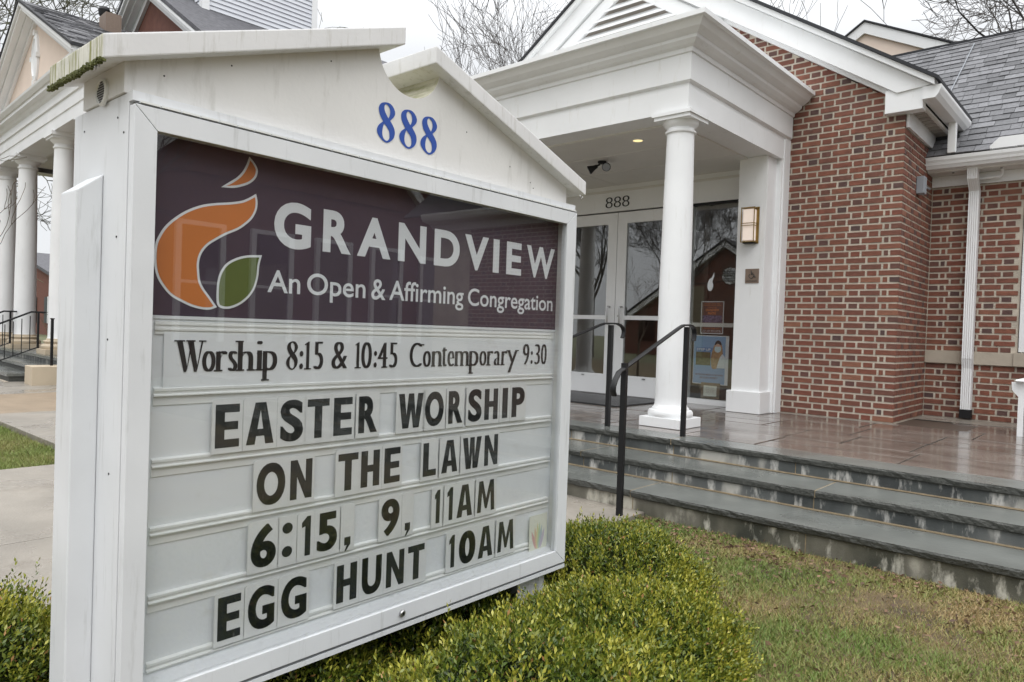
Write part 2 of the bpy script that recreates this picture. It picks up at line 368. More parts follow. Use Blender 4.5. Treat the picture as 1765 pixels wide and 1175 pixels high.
def rough_slab(x0, x1, y0, y1, z1, th):
    """tread slab with an uneven split front edge"""
    n = max(3, int((x1-x0)/.05)); mb = MB(); v = []
    for i in range(n+1):
        x = x0+(x1-x0)*i/n
        j1 = random.uniform(-.003, .003); j2 = random.uniform(-.005, .005); jz = random.uniform(-.003, .003)
        v += [(x, y1, z1), (x, y0+.004+j1*.5, z1), (x, y0+j2, z1-.012), (x, y0+.004+j1, z1-th+.008), (x, y0+.012, z1-th+jz), (x, y1, z1-th)]
    f = []
    for i in range(n):
        for k in range(6): a = i*6+k; b = i*6+(k+1) % 6; f.append((a, b, b+6, a+6))
    f.append((0,1,2,3,4,5)); f.append(tuple(n*6+k for k in (5,4,3,2,1,0)))
    mb.add([tuple(Vector(p)-SO) for p in v], f); return mb
for k, (y0, y1, z, js) in enumerate(treads):
    xs = [XL]+list(js)+[XR]
    for a, b in zip(xs, xs[1:]):
        o = rough_slab(a+.004, b-.004, y0, y1, z, .047).build('tread', M_blue_stone, steps)
        o.data.materials.append(M_edge)
        for p in o.data.polygons:
            if p.normal.z < .6: p.material_index = 1
        if b < XR: MB().box(*sb((b-.004,y0+.008,z-.045),(b+.004,y1,z-.001))).build('mortar_joint', M_gmort, steps)
    zb = z-.047; zbot = (.233, .36)[k-1]-.001 if k else 0
    yr = y0+.028
    rj = [XL]+sorted([x+random.uniform(-.03,.03) for x in js]+[x+1.0+random.uniform(-.2,.2) for x in js if x+1.2 < XR])+[XR]
    for a, b in zip(rj, rj[1:]):
        MB().box(*sb((a+.004,yr,zbot),(b-.004,yr+.12,zb))).build('riser_stone', M_riser if k else M_riserd, steps)
    MB().box(*sb((XL,yr+.004,zbot),(XR,yr+.1,zb-.001))).build('riser_mortar', M_gmort, steps)
    if k: MB().box(*sb((XL,yr-.012,zbot),(XR,yr+.002,zbot+.008))).build('mortar_joint', M_gmort, steps)
MB().box(*sb((XL,4.33,0),(XR,5.3,.18))).build('core', M_gmort, steps)

terr = tag(empty('terrace', (-3, 7, 0)), kind='structure'); TO = Vector((-3, 7, 0))
MB().box((XL+3,5.34-7,0),(XR+3,9.6-7,FZ-.012)).build('mortar_bed', M_joint, terr)
rowsY = [5.345, 6.02, 6.62, 7.3, 7.95, 8.6, 9.25]
for j in range(len(rowsY)-1):
    y0, y1 = rowsY[j]+.009, rowsY[j+1]-.009
    x = XL+[.1,.55,.25,.7,.4,.6][j]
    k = 0
    while x < XR:
        L = [.78,.5,.92,.62,.78,.45,1.0][(k*3+j*2) % 7]; x1 = min(x+L, XR)
        if not (y0 > 7.94 and x < -1.9):
            split = (k+j) % 3 == 0 and x1-x > .6
            zz = FZ-random.uniform(0, .0025)
            cells = [(x, x+(x1-x)*.45, y0, y1), (x+(x1-x)*.45+.008, x1, y0, y1)] if split and False else ([(x, x1, y0, (y0+y1)/2-.009), (x, x1, (y0+y1)/2+.009, y1)] if split else [(x, x1, y0, y1)])
            for a, b, c, d in cells:
                MB().box((a+3.009,c-7,FZ-.03),(b+3-.009,d-7,zz)).build('paving_slab', M_slab, terr, bevel=.004)
        x = x1; k += 1
MB().box((-3.1+3,7.86-7,FZ-.004),(-1.86+3,7.955-7,FZ+.002)).build('concrete_margin', M_conc, terr)
MB().box((-1.9+3,8.75-7,FZ-.004),(6+3,9.22-7,FZ+.002)).build('concrete_margin', M_conc, terr)

# ------------------------------------------------------------------ brick building with porch
bc = empty('brick_church_wing', (-5.28, 8, 0), 0, 'red brick church wing with white columned entrance porch and shingled roof beside it', 'building')
BO = Vector((-5.28, 8, 0))
def B(p): return (p[0]+5.28, p[1]-8, p[2])
def bbox(a, b, name, m, parent=bc, bevel=0): return MB().box(B(a), B(b)).build(name, m, parent if parent else bc, bevel=bevel)
class BM_(MB):
    def build(s, name, m, parent=None, **k):
        s.v = [B(p) for p in s.v]; return super().build(name, m, parent or bc, **k)
# bricks
CH = .0677
def brick_mesh(L, h, d, rnd):
    mb = MB(); j = lambda: random.uniform(-.0012, .0012)
    mb.box((-L/2+j(), 0, -h/2+j()), (L/2+j(), d, h/2+j()), rnd); return mb
variants = {}
for kind, L in (('s', .190), ('h', .088)):
    for i in range(14):
        o = brick_mesh(L, .0485, .03, random.uniform(.3, 1) if kind == 's' else random.random()**1.3*.85).build('brick', M_brick, None, bevel=.0022)
        variants[(kind, i)] = o.data; bpy.data.objects.remove(o)
bricks = []   # (distance, loc, rz, kind, variant, parent, length)
def lay(parent, ox, oy, ang, length, z0, z1, clip=None, start='s', rev=False, row0=0, skip=0.):
    """Flemish bond with closers from a corner; rev lays it backwards from the far end of the run"""
    n = int(round((z1-z0)/CH)); dx, dy = math.cos(ang), math.sin(ang)
    for r in range(n):
        z = z0+CH*(r+.5); x = 0.
        first = start if (r+row0) % 2 == 0 else ('h' if start == 's' else 's')
        seq = ['s', 'h'] if first == 's' else ['h', 'q', 's']
        k = 0
        while x < length:
            kd = seq[k] if k < len(seq) else 'hs'[(k-len(seq)) % 2] if seq[-1] == 's' else 'sh'[(k-len(seq)) % 2]
            L = {'s': .190, 'h': .088, 'q': .040}[kd]+random.uniform(-.003, .003); b0 = min(x+L, length)
            a0 = max(x, skip)
            if b0-a0 > .02:
                c = (a0+b0)/2; cc = length-c if rev else c; px, py = ox+dx*cc, oy+dy*cc
                if clip is None or clip(cc, z):
                    d = math.hypot(px, py)+abs(z-1.3)*.3; base = .190 if (b0-a0) > .12 else .088
                    bricks.append((d, (px, py, z), ang, 's' if base > .1 else 'h', (b0-a0)/base, parent))
            x += L+.0215; k += 1
XC, YF, YRW = -1.92, 7.958, 9.235
def rake(x): return 3.823+.666*(-1.708-x)      # underside line of the right rake board top
zt = lambda x: min(3.7, 9)
wf = BM_().box((-8.64,YF+.006,.2),(-7.45,YF+.2,3.65)).box((-3.11,YF+.006,.2),(XC-.010,YF+.2,3.65))
wf.prism([(-8.64,3.65),(XC-.010,3.65),(-1.95,3.70),(-5.28,5.95),(-8.6,3.70)], lambda a, b, d: (a, d, b), YF+.006, YF+.2)
wall_f = wf.build('wall', M_mortar)
lay(wall_f, -3.115, YF, 0, 1.195, FZ, FZ+CH*50, None, 's', True)
ztop = FZ+CH*50
lay(wall_f, -5.3, YF, 0, 3.38, FZ+CH*48, 6.1, lambda a, z: z < 3.80+.668*(3.62-abs(a-.02))-.235 and -5.3+a > -3.93 and (z > FZ+CH*50 or -5.3+a < -3.11), 's', True)
wall_s = BM_().box((XC-.2,YF+.008,.2),(XC-.006,YRW+.1,3.66)).build('wall', M_mortar)
lay(wall_s, XC, YF+.001, PI/2, YRW-YF-.012, FZ, FZ+CH*46, None, 'h', skip=.0315)
wall_r = BM_().box((XC-.004,YRW+.006,.2),(-1.06,YRW+.25,3.2)).box((.42,YRW+.006,.2),(6,YRW+.25,3.2)).box((-1.06,YRW+.006,.2),(.42,YRW+.25,1.1)).box((-1.06,YRW+.006,2.86),(.42,YRW+.25,3.2)).build('wall', M_mortar)
ZB = 1.095
lay(wall_r, XC+.006, YRW, 0, 7.0, FZ, FZ+CH*9, None, 's')
lay(wall_r, XC+.006, YRW, 0, 7.0, 1.23, 1.23+CH*28.5, lambda a, z: not(-1.07 < XC+a < .43 and z < 2.86), 'h')
bricks.sort(key=lambda t: t[0])
vis = [b for b in bricks if b[5] in (wall_f, wall_s) or b[1][0] < 0]
big = set(id(b) for b in vis[:300])
rest = {}
for b in bricks:
    d, loc, ang, kd, sc, par = b
    if id(b) in big:
        o = bpy.data.objects.new('brick', variants[(kd, random.randrange(14))]); COL.objects.link(o); o.parent = par
        o.location = B((loc[0], loc[1], loc[2])); o.rotation_euler = (random.uniform(-.006,.006), 0, ang+random.uniform(-.006,.006)); o.scale = (sc, 1, 1)
    else:
        L = (.190 if kd == 's' else .088)*sc*.5; q = rest.setdefault(par, MB()); j = lambda: random.uniform(-.0015, .0015)
        dx, dy = math.cos(ang), math.sin(ang); nx, ny = -dy, dx
        cx, cy, cz = B(loc); pr_ = random.uniform(-.0015, .001)
        rn = random.uniform(.3, 1) if kd == 's' else random.random()**1.3*.85
        pts = []
        for (s1, t, hz) in ((-1,0,-1),(1,0,-1),(1,1,-1),(-1,1,-1),(-1,0,1),(1,0,1),(1,1,1),(-1,1,1)):
            l2 = s1*(L+j()); dd = t*.03+pr_
            pts.append((cx+dx*l2+nx*dd, cy+dy*l2+ny*dd, cz+hz*.02425+j()*.7))
        q.add(pts, [(0,3,2,1),(4,5,6,7),(0,1,5,4),(1,2,6,5),(2,3,7,6),(3,0,4,7)], rn)
for par, q in rest.items():
    o = q.build('brick', M_brick, par, recalc=True); o['kind'] = 'stuff'

# stone band and window on the recessed wall
bbox((XC-.002,YRW-.03,ZB),(-.99,YRW+.08,1.235), 'stone_band', M_stone, bevel=.004)
bbox((.40,YRW-.03,ZB),(6,YRW+.08,1.235), 'stone_band', M_stone, bevel=.004)
bbox((-1.09,YRW-.045,1.095),(.45,YRW+.1,1.24), 'stone_sill', M_stone, bevel=.004)
win = bbox((-1.05,YRW+.06,1.25),(-.97,YRW+.14,2.84), 'window', M_paint)
for a, b in (((-1.05,YRW-.012,1.25),(-.98,YRW+.06,2.84)), ((.34,YRW-.012,1.25),(.41,YRW+.06,2.84)), ((-.98,YRW-.012,1.25),(.34,YRW+.06,1.32)), ((-.98,YRW-.012,2.77),(.34,YRW+.06,2.84)), ((-.98,YRW+.02,2.03),(.34,YRW+.06,2.08))):
    MB().box(B(a), B(b)).build('window_frame', M_paint, win)
MB().box(B((-.98,YRW+.045,1.32)), B((.34,YRW+.05,2.77))).build('pane', M_g1, win)
MB().box(B((-1.0,YRW+.3,1.2)), B((.38,YRW+.35,2.84))).build('blind', M_int, win)

# gable trim of the wing: fascia boards, return boxes, roof slabs
def gp(a, b, d): return (a, d, b)
rk = .668
def zr(x, c=0): return 3.80+rk*(-1.66-abs(x+5.28)+5.28-0-0) if False else 3.80+rk*((3.62)-abs(x+5.28))+c
# main rake boards (both sides) with a projecting crown strip
for sgn in (1, -1):
    X = lambda t: -5.28+sgn*t
    BM_().prism([(X(0), zr(-5.28, .0)), (X(3.60), zr(-1.68, 0)), (X(3.30), zr(X(3.30), -.225)), (X(0), zr(-5.28, -.26))], gp, YF-.12, YF-.02).build('rake_board', M_paint)
    BM_().prism([(X(0), zr(-5.28, .062)), (X(3.64), zr(X(3.64), .062)), (X(3.64), zr(X(3.64), .004)), (X(0), zr(-5.28, .004))], gp, YF-.185, YF-.02).build('crown_moulding', M_paint)
    BM_().prism([(X(0), zr(-5.28, -.215)), (X(3.34), zr(X(3.34), -.215)), (X(3.30), zr(X(3.30), -.275)), (X(0), zr(-5.28, -.295))], gp, YF-.055, YF+.008).build('frieze_strip', M_paint)
    BM_().prism([(X(0), zr(-5.28, .10)), (X(3.68), zr(X(3.68), .10)), (X(3.68), zr(X(3.68), .066)), (X(0), zr(-5.28, .066))], gp, YF-.21, 15).build('roof', M_roof)
    BM_().box((X(2.97+.22),YF-.10,3.60),(X(3.53),YF+.03,3.83)).build('cornice_return', M_paint, bevel=.004)
    # gutter end and eave
    mb = BM_().prism([(X(3.53),3.80),(X(3.69),3.80),(X(3.69),3.77),(X(3.67),3.72),(X(3.64),3.68),(X(3.53),3.68)], gp, YF-.13, YRW+.12)
    mb.build('gutter', M_paint)
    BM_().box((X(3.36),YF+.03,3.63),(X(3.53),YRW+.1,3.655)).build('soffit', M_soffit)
    for k in range(9):
        BM_().box((X(3.40),YF+.06+k*.135,3.622),(X(3.50),YF+.16+k*.135,3.63)).build('soffit_vent', M_int)
    BM_().box((X(3.362),YF+.03,3.47),(X(3.39),YRW+.1,3.628)).build('frieze_strip', M_paint)
# louvred gable panel above the porch
BM_().prism([(-6.6,5.02),(-3.96,5.02),(-3.96,5.06),(-5.28,5.94),(-6.6,5.06)], gp, YF-.04, YF-.012).build('gable_panel', M_int)
LB = 5.22
BM_().prism([(-6.66,4.4),(-3.90,4.4),(-3.90,5.05),(-4.1,LB),(-6.46,LB),(-6.66,5.05)], gp, YF-.065, YF-.035).build('gable_panel', M_paint)
for sgn in (1, -1):
    X = lambda t: -5.28+sgn*t
    BM_().prism([(X(0), zr(-5.28, -.29)), (X(1.40), zr(X(1.40), -.275)), (X(1.40), zr(X(1.40), -.46)), (X(0), zr(-5.28, -.47))], gp, YF-.085, YF-.03).build('gable_trim', M_paint)
z = LB+.015
while z < 5.75:
    hw = (5.30+.27-z+.0)/rk*.98+.55
    hw = max(.05, (zr(-5.28, -.46)-z)/rk)
    mb = BM_().add([(-5.28-hw,YF-.095,z),(-5.28+hw,YF-.095,z),(-5.28+hw,YF-.04,z+.075),(-5.28-hw,YF-.04,z+.075),
               (-5.28-hw,YF-.095,z+.014),(-5.28+hw,YF-.095,z+.014),(-5.28+hw,YF-.04,z+.089),(-5.28-hw,YF-.04,z+.089)],
              [(0,3,2,1),(4,5,6,7),(0,1,5,4),(1,2,6,5),(2,3,7,6),(3,0,4,7)])
    mb.build('louvre_slat', M_paint); z += .105

# recessed wing: gutter, soffit, frieze, shingled roof
YG = YRW-.38
BM_().prism([(YG-.005,3.335),(YG+.0,3.30),(YG+.045,3.215),(YG+.13,3.205),(YG+.13,3.31),(YG+.118,3.335),(YG+.118,3.24),(YG+.02,3.25)], lambda a, b, d: (d, a, b), -1.93, 6).build('gutter', M_paint)
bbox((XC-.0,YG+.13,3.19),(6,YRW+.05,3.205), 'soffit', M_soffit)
bbox((XC-.0,YRW-.03,3.07),(6,YRW+.002,3.188), 'frieze_board', M_paint)
for k in range(12): bbox((-1.7+k*.22,YG+.2,3.183),(-1.68+k*.22,YG+.215,3.189), 'soffit_vent', M_dark)
# roof plane of the recessed wing with separate shingles
RY0, RZ0, RY1, RZ1 = YG+.03, 3.36, 11.45, 5.475
sl = math.hypot(RY1-RY0, RZ1-RZ0); ra = math.atan2(RZ1-RZ0, RY1-RY0)
BM_().add([(-5,RY0,RZ0-.03),(6.5,RY0,RZ0-.03),(6.5,RY1,RZ1-.03),(-5,RY1,RZ1-.03),(-5,14.1,RZ0-.03),(6.5,14.1,RZ0-.03),(-5,RY0,RZ0-.06),(6.5,RY0,RZ0-.06),(6.5,RY1,RZ1-.09),(-5,RY1,RZ1-.09)],
     [(0,1,2,3),(3,2,5,4),(6,9,8,7),(0,6,7,1)]).build('roof_deck', M_roof)
roof = BM_().box((-5,RY1-.07,RZ1-.055),(6.5,RY1+.07,RZ1-.006)).build('roof', M_roof)
sh = []
EX = .135; r = 0
while r*EX < sl-.05:
    x = -3.2+random.uniform(0, .2); s0 = r*EX
    while x < 2.6:
        wd = random.choice((.10,.13,.165,.165,.21)); th = random.choice((.005,.007,.011))
        sh.append((x, x+wd-.004, s0, th, random.random())); x += wd
    r += 1
def sh_pts(x0, x1, s0, th):
    ca, sa = math.cos(ra), math.sin(ra); out = []
    for (x, s, h) in ((x0,s0,-.004),(x1,s0,-.004),(x1,s0+EX+.01,-.012),(x0,s0+EX+.01,-.012),(x0,s0,th),(x1,s0,th),(x1,s0+EX+.01,-.002),(x0,s0+EX+.01,-.002)):
        out.append((x, RY0-.03+s*ca-h*sa, RZ0-.012+s*sa+h*ca))
    return out
FB = [(0,3,2,1),(4,5,6,7),(0,1,5,4),(1,2,6,5),(2,3,7,6),(3,0,4,7)]
inview = [s for s in sh if -1.75 < s[0] < -.3 and s[2] < 2.6]
inview.sort(key=lambda s: s[2]*1+abs(s[0]+1)*.3)
bigs = set(id(s) for s in inview[:300]); rb = MB()
for s in sh:
    pts = [B(p) for p in sh_pts(*s[:4])]
    if id(s) in bigs: MB().add(pts, FB, s[4]).build('shingle', M_shing, roof, recalc=False)
    else: rb.add(pts, FB, s[4])
o = rb.build('shingle', M_shing, roof, recalc=False); o['kind'] = 'stuff'
rn = .02
ca, sa = math.cos(ra), math.sin(ra)
rp_ = lambda x, s, h: (x, RY0+s*ca-h*sa, RZ0+s*sa+h*ca)
BM_().tube([rp_(-1.97,1.0,.03), rp_(-1.955,1.6,.028), rp_(-1.935,2.3,.03), rp_(-1.92,3.1,.028)], .006, 6).build('lightning_cable', M_gray)
BM_().prism([(-1.33,.0),(-.86,.0),(-.86,.10),(-.90,.12),(-1.25,.12),(-1.33,.04)], lambda a, b, d: (a, RY0-.02+d, 3.345+b), -.01, .003).build('splash_guard', M_paint)
# small upper downspout
BM_().box((-1.715,YRW-.40,3.36),(-1.64,YRW-.33,3.69)).build('downspout', M_paint, bevel=.006)
BM_().box((XC-.0,YRW-.1,3.2),(-1.66,YRW+.3,3.62)).build('roof_valley', M_roof)
# main downspout with elbows
mb = MB(); px0, px1 = -1.545, -1.445
def flute(x0, x1, y0, y1, z0, z1, sx=0, sy=0):
    m = MB(); n = 5; pl = []
    for i in range(n*2+1):
        t = i/(n*2); pl.append((x0+(x1-x0)*t, y0+(.006 if i % 2 else 0)))
    pl += [(x1, y1), (x0, y1)]
    k = len(pl)
    v = [B((a, b, z0)) for a, b in pl]+[B((a+sx, b+sy, z1)) for a, b in pl]
    m.add(v, [tuple(range(k)), tuple(range(2*k-1, k-1, -1))]+[(i, i+k, (i+1) % k+k, (i+1) % k) for i in range(k)]); return m
for args in ((px0,px1,YRW-.085,YRW-.01,.535,1.05,0,0), (px0,px1,YRW-.085,YRW-.01,1.05,1.16,.0,-.03), (px0,px1,YRW-.115,YRW-.04,1.16,1.27,0,0), (px0,px1,YRW-.115,YRW-.04,1.27,2.98,-.0,0), (px0,px1,YRW-.115,YRW-.04,2.98,3.09,0,-.13), (px0,px1,YRW-.245,YRW-.17,3.09,3.21,0,-.03)):
    flute(*args).build('downspout', M_paint, bc)
bbox((px0-.006,YRW-.09,.505),(px1+.006,YRW-.005,.60), 'downspout_collar', M_dark)
BM_().tube([(-1.25,YRW-.1,3.19),(-1.25,YRW-.1,3.13),(-1.27,YRW-.1,3.11),(-1.46,YRW-.1,3.11)], .013, 8).build('drain_pipe', M_paint, smooth=True)
# utility box on the return wall
eb = empty('electrical_box', (XC+.03, 8.55, 2.98), 0, 'small grey electrical box with a short conduit on the brick return wall', 'box')
MB().box((-.03,-.06,-.09),(.045,.06,.09)).build('housing', M_gray, eb, bevel=.006)
MB().tube([(.02,.06,0),(.02,.3,.01)], .012, 8).build('conduit', M_gray, eb)

# ---- porch
PX0, PX1, PY = -7.49, -3.07, 5.63
prof = [(0,3.262),(0,3.498),(.012,3.503),(.03,3.515),(.03,3.745),(.045,3.75),(.05,3.785),(.085,3.80),(.12,3.83),(.125,3.855),(.15,3.865),(.19,3.89),(.215,3.925),(.225,3.94),(.26,3.945),(.26,3.985)]
mb = BM_(); v = []; f = []
for o_, z in prof:
    v += [(PX0-o_, YF-.02, z), (PX0-o_, PY-o_, z), (PX1+o_, PY-o_, z), (PX1+o_, YF-.02, z)]
for i in range(len(prof)-1):
    for k in range(3): a = i*4+k; f.append((a, a+1, a+5, a+4))
n = len(prof)*4; f.append((n-4, n-3, n-2, n-1))
# underside and inner faces
v += [(PX0+.28,YF-.02,3.262),(PX0+.28,PY+.28,3.262),(PX1-.28,PY+.28,3.262),(PX1-.28,YF-.02,3.262)]
for k in range(3): f.append((k, n+k, n+k+1, k+1))
mb.add(v, f); ent = mb.build('entablature', M_paint)
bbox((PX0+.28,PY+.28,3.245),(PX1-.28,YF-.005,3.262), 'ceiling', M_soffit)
for y in (6.55, 7.25): bbox((PX0+.28,y,3.241),(PX1-.28,y+.01,3.245), 'ceiling_batten', M_soffit)
bbox((-5.3,PY+.28,3.241),(-5.29,YF-.01,3.245), 'ceiling_batten', M_soffit)
def column(cx, cy, name='column'):
    c = BM_().lathe([(.001,.085),(.19,.085),(.199,.10),(.199,.125),(.19,.145),(.165,.15),(.163,.165),(.15,.175),(.142,.20),(.139,.26),(.1385,1.2),(.130,2.0),(.1195,2.60),(.1195,2.605),(.135,2.612),(.137,2.628),(.12,2.634),(.12,2.655),(.14,2.668),(.155,2.69),(.16,2.713),(.001,2.713)], (cx, cy, FZ), 48).build(name, M_paint, smooth=True)
    MB().box(B((cx-.2,cy-.2,FZ)), B((cx+.2,cy+.2,FZ+.085))).build('plinth', M_paint, c, bevel=.004)
    MB().box(B((cx-.175,cy-.175,FZ+2.713)), B((cx+.175,cy+.175,FZ+2.745))).build('abacus', M_paint, c)
    MB().box(B((cx-.19,cy-.19,FZ+2.745)), B((cx+.19,cy+.19,FZ+2.774))).build('abacus', M_paint, c)
    return c
column(-3.21, 5.77); column(-7.35, 5.77)
for X0, X1, t0, t1 in ((-3.44,-3.125,-3.128,-3.075), (-7.43,-7.12,-7.48,-7.432)):
    p = bbox((X0,7.51,FZ),(X1,YF-.01,3.261), 'pier', M_paint, bevel=.003)
    MB().box(B((X0-.04,7.475,FZ)), B((X1+.028,YF-.012,FZ+.235))).build('pier_base', M_paint, p, bevel=.005)
    MB().box(B((t0,7.76,FZ)), B((t1,YF-.004,3.50))).build('trim_board', M_paint, p, bevel=.003)
    MB().box(B((t0,7.80,FZ)), B((t1+.015,YF-.001,3.50))).build('trim_board', M_paint, p)
# entrance wall
YD = 7.95
bbox((-7.1,YD-.02,2.905),(-3.44,YD+.1,3.245), 'header_panel', M_paint)
bbox((-7.1,YD-.03,3.16),(-3.44,YD-.02,3.19), 'header_groove', M_soffit)
bbox((-7.1,YD-.035,2.905),(-3.44,YD-.02,2.935), 'header_groove', M_paint)
bbox((-3.62,YD-.03,FZ),(-3.44,YD+.08,2.905), 'jamb', M_paint)
bbox((-7.12,YD-.03,FZ),(-6.94,YD+.08,2.905), 'jamb', M_paint)
bbox((-4.33,YD-.03,FZ),(-4.205,YD+.08,2.905), 'mullion', M_paint)
bbox((-6.355,YD-.03,FZ),(-6.23,YD+.08,2.905), 'mullion', M_paint)
def sidelight(x0, x1):
    s = bbox((x0,YD-.02,FZ),(x1,YD+.06,FZ+.065), 'sidelight', M_paint)
    MB().box(B((x0,YD-.02,2.875)), B((x1,YD+.06,2.905))).build('sidelight_frame', M_dark, s)
    MB().box(B((x0,YD+.025,1.418)), B((x1,YD+.06,1.465))).build('sidelight_frame', M_soffit, s)
    MB().box(B((x0,YD+.0,FZ+.065)), B((x1,YD+.006,2.875))).build('pane', M_g1, s); return s
SLT = sidelight(-4.205, -3.62); sidelight(-6.94, -6.355)
def door(x0, x1, hx, lab):
    st = .142
    d = bbox((x0,YD-.022,.50),(x0+st,YD+.022,2.885), 'door', M_paint); 
    for a, b in (((x1-st,YD-.022,.50),(x1,YD+.022,2.885)), ((x0+st,YD-.022,.50),(x1-st,YD+.022,.758)), ((x0+st,YD-.022,2.74),(x1-st,YD+.022,2.885)), ((x0+st,YD-.018,1.483),(x1-st,YD+.018,1.537))):
        MB().box(B(a), B(b)).build('door_rail', M_paint, d)
    MB().box(B((x0+st,YD-.003,.758)), B((x1-st,YD+.003,1.483))).build('pane', M_g1, d)
    MB().box(B((x0+st,YD-.003,1.537)), B((x1-st,YD+.003,2.74))).build('pane', M_g1, d)
    MB().tube([B((hx,YD-.022,1.42)), B((hx,YD-.075,1.42)), B((hx+.0,YD-.085,1.45)), B((hx,YD-.085,1.62)), B((hx,YD-.075,1.65)), B((hx,YD-.022,1.65))], .011, 8).build('handle', M_steel, d, smooth=True)
    MB().tube([B(((x0+x1)/2-.02,YD-.03,.73)), B(((x0+x1)/2+.02,YD-.03,.73))], .008, 6).build('weep_cover', M_steel, d)
    return d
door(-6.226, -5.285, -5.36, 'l'); dr = door(-5.277, -4.334, -5.17, 'r')
MB().tube([B((-5.22,YD-.03,1.53)), B((-5.22,YD-.02,1.53))], .016, 12).build('lock', M_steel, dr)
bbox((-6.23,YD-.03,.487),(-4.33,YD+.03,.497), 'threshold', M_steel)
# interior vestibule
it = BM_(); it.add([(-7.1,8.05,FZ),(-3.3,8.05,FZ),(-3.3,12.5,FZ),(-7.1,12.5,FZ)], [(0,1,2,3)]).build('vestibule_floor', M_intd)
BM_().add([(-7.1,12.5,FZ),(-3.3,12.5,FZ),(-3.3,12.5,3.3),(-7.1,12.5,3.3),(-7.1,8.05,FZ),(-7.1,8.05,3.3),(-3.3,8.05,FZ),(-3.3,8.05,3.3)], [(0,1,2,3),(4,0,3,5),(1,6,7,2),(5,3,2,7)]).build('vestibule_wall', M_int)
for k in (0, 1): bbox((-6.7+k*1.5,10.2,FZ),(-6.62+k*1.5,10.28,3.2), 'vestibule_post', M_int)
bbox((-6.4,11.0,1.1),(-5.2,11.3,1.25), 'vestibule_shelf', M_int)
# number 888 above the door
num = MB(); fnf = lambda a, b, d: B((a, YD-.02+d, b))
for a0 in (-5.482, -5.352, -5.222):
    for k in (-.0045, -.002, 0, .002, .0045): put_text(num, '8', -.022, fnf, a0+k, a0+.104+k, 2.958, 3.098, -.003-abs(k)*.1)
num.build('house_number', M_black, bc)
# white flame decal on the sidelight glass
dm = MB(); fl = smooth_closed([(0,.0),(.35,-.02),(.55,.25),(.45,.5),(.62,.8),(.6,1.0),(.35,.72),(.05,.6),(-.12,.3)], 4, (5,))
poly_tri(dm, [(-3.975+a*.11, 1.855+b*.21) for a, b in fl], lambda a, b, d: B((a, YD-.002, b)), 0); dm.build('window_decal', M_white, SLT)

# things on and by the porch ------------------------------------------------
wl = empty('wall_lamp', (-3.28, 7.51, 2.33), 0, 'brass framed wall lamp with lit opal glass on the white pier', 'lamp')
MB().box((-.058,-.095,.02),(.058,-.012,.355)).build('lamp_shade', M_opal, wl, bevel=.004)
fr = MB()
for x in (-.075,.067):
    for y in (-.108,-.02): fr.box((x,y,0),(x+.008,y+.008,.375))
for z in (.0,.366): fr.box((-.075,-.107,z),(.075,-.012,z+.008))
for z in (.175,.20): fr.box((-.075,-.109,z),(.075,-.101,z+.006)); fr.box((.068,-.108,z),(.076,-.012,z+.006))
fr.build('lamp_frame', M_brass, wl); MB().box((-.07,-.014,-.01),(.085,.0,.385)).build('back_plate', M_brass, wl)
MB().box((-.055,-.09,-.012),(.06,-.01,.0)).build('lamp_foot', M_dark, wl)
ad = empty('access_sign', (-3.25, 7.509, 1.895), 0, 'small bronze wheelchair entrance sign on the white pier under the lamp', 'sign')
MB().box((-.076,-.008,0),(.076,0,.155)).build('plate', M_bronze, ad, bevel=.002)
ic = MB(); f2 = lambda a, b, d: (a, -.0095+d, b)
ic.tube([(-.008,-.011,.135),(-.008,-.011,.131)], .008, 10)
ic.tube([(-.006,-.0105,.125),(-.002,-.0105,.092),(.022,-.0105,.090),(.034,-.0105,.062),(.044,-.0105,.066)], .0045, 6)
ic.tube([(-.005,-.0105,.108),(.016,-.0105,.108)], .0035, 6)
ic.tube([(-.006+.026*math.cos(a), -.0105, .078+.026*math.sin(a)) for a in [PI*.75+i*PI*1.25/12 for i in range(13)]], .0035, 6)
put_text(ic, 'ENTRANCE', .01, f2, -.058, .058, .014, .030, -.001)
ic.build('symbol', M_black, ad)
# floodlight on the ceiling
fl_ = empty('floodlight', (-4.72, 6.72, 3.245), 0, 'black twin head floodlight under the porch ceiling', 'floodlight')
MB().lathe([(.05,0),(.05,-.02),(.03,-.03)], (0,0,0), 16).build('mount', M_dark, fl_, smooth=True)
for sx_ in (-1, 1):
    d = Vector((sx_*.75,-.45,-.45)).normalized() if sx_ < 0 else Vector((.35,-.7,-.4)).normalized()
    p0 = Vector((sx_*.03,0,-.03)); p1 = p0+Vector((sx_*.05,-.01,-.025))
    MB().tube([p0, p1], .012, 8).build('arm', M_dark, fl_)
    hd = MB().tube([p1-d*.02, p1+d*.02, p1+d*.07, p1+d*.085], [.02,.028,.047,.05], 16).build('lamp_head', M_dark, fl_, smooth=True)
    MB().tube([p1+d*.083, p1+d*.09], .043, 16).build('lens', M_gray, hd)
dl = empty('ceiling_light', (-3.915, 6.18, 3.245), 0, 'round recessed ceiling light glowing warm above the column', 'light')
MB().lathe([(.060,0),(.060,-.006),(.050,-.008),(.048,-.002)], (0,0,0), 24).build('trim_ring', M_paint, dl, smooth=True)
MB().lathe([(.001,-.006),(.047,-.006),(.047,-.001)], (0,0,0), 24).build('lens', M_glow, dl)
dm_ = empty('door_mat', (-5.0, 7.3, FZ), 0, 'black ribbed rubber door mat in front of the glass doors', 'door mat')
MB().box((-1.25,-.62,.001),(.62,.45,.014)).build('mat', M_mat, dm_, bevel=.004)
MB().add([(-1.25,-.66,.002),(.62,-.66,.002),(.62,-.62,.013),(-1.25,-.62,.013)], [(0,1,2,3)]).build('mat_edge', M_dark, dm_)

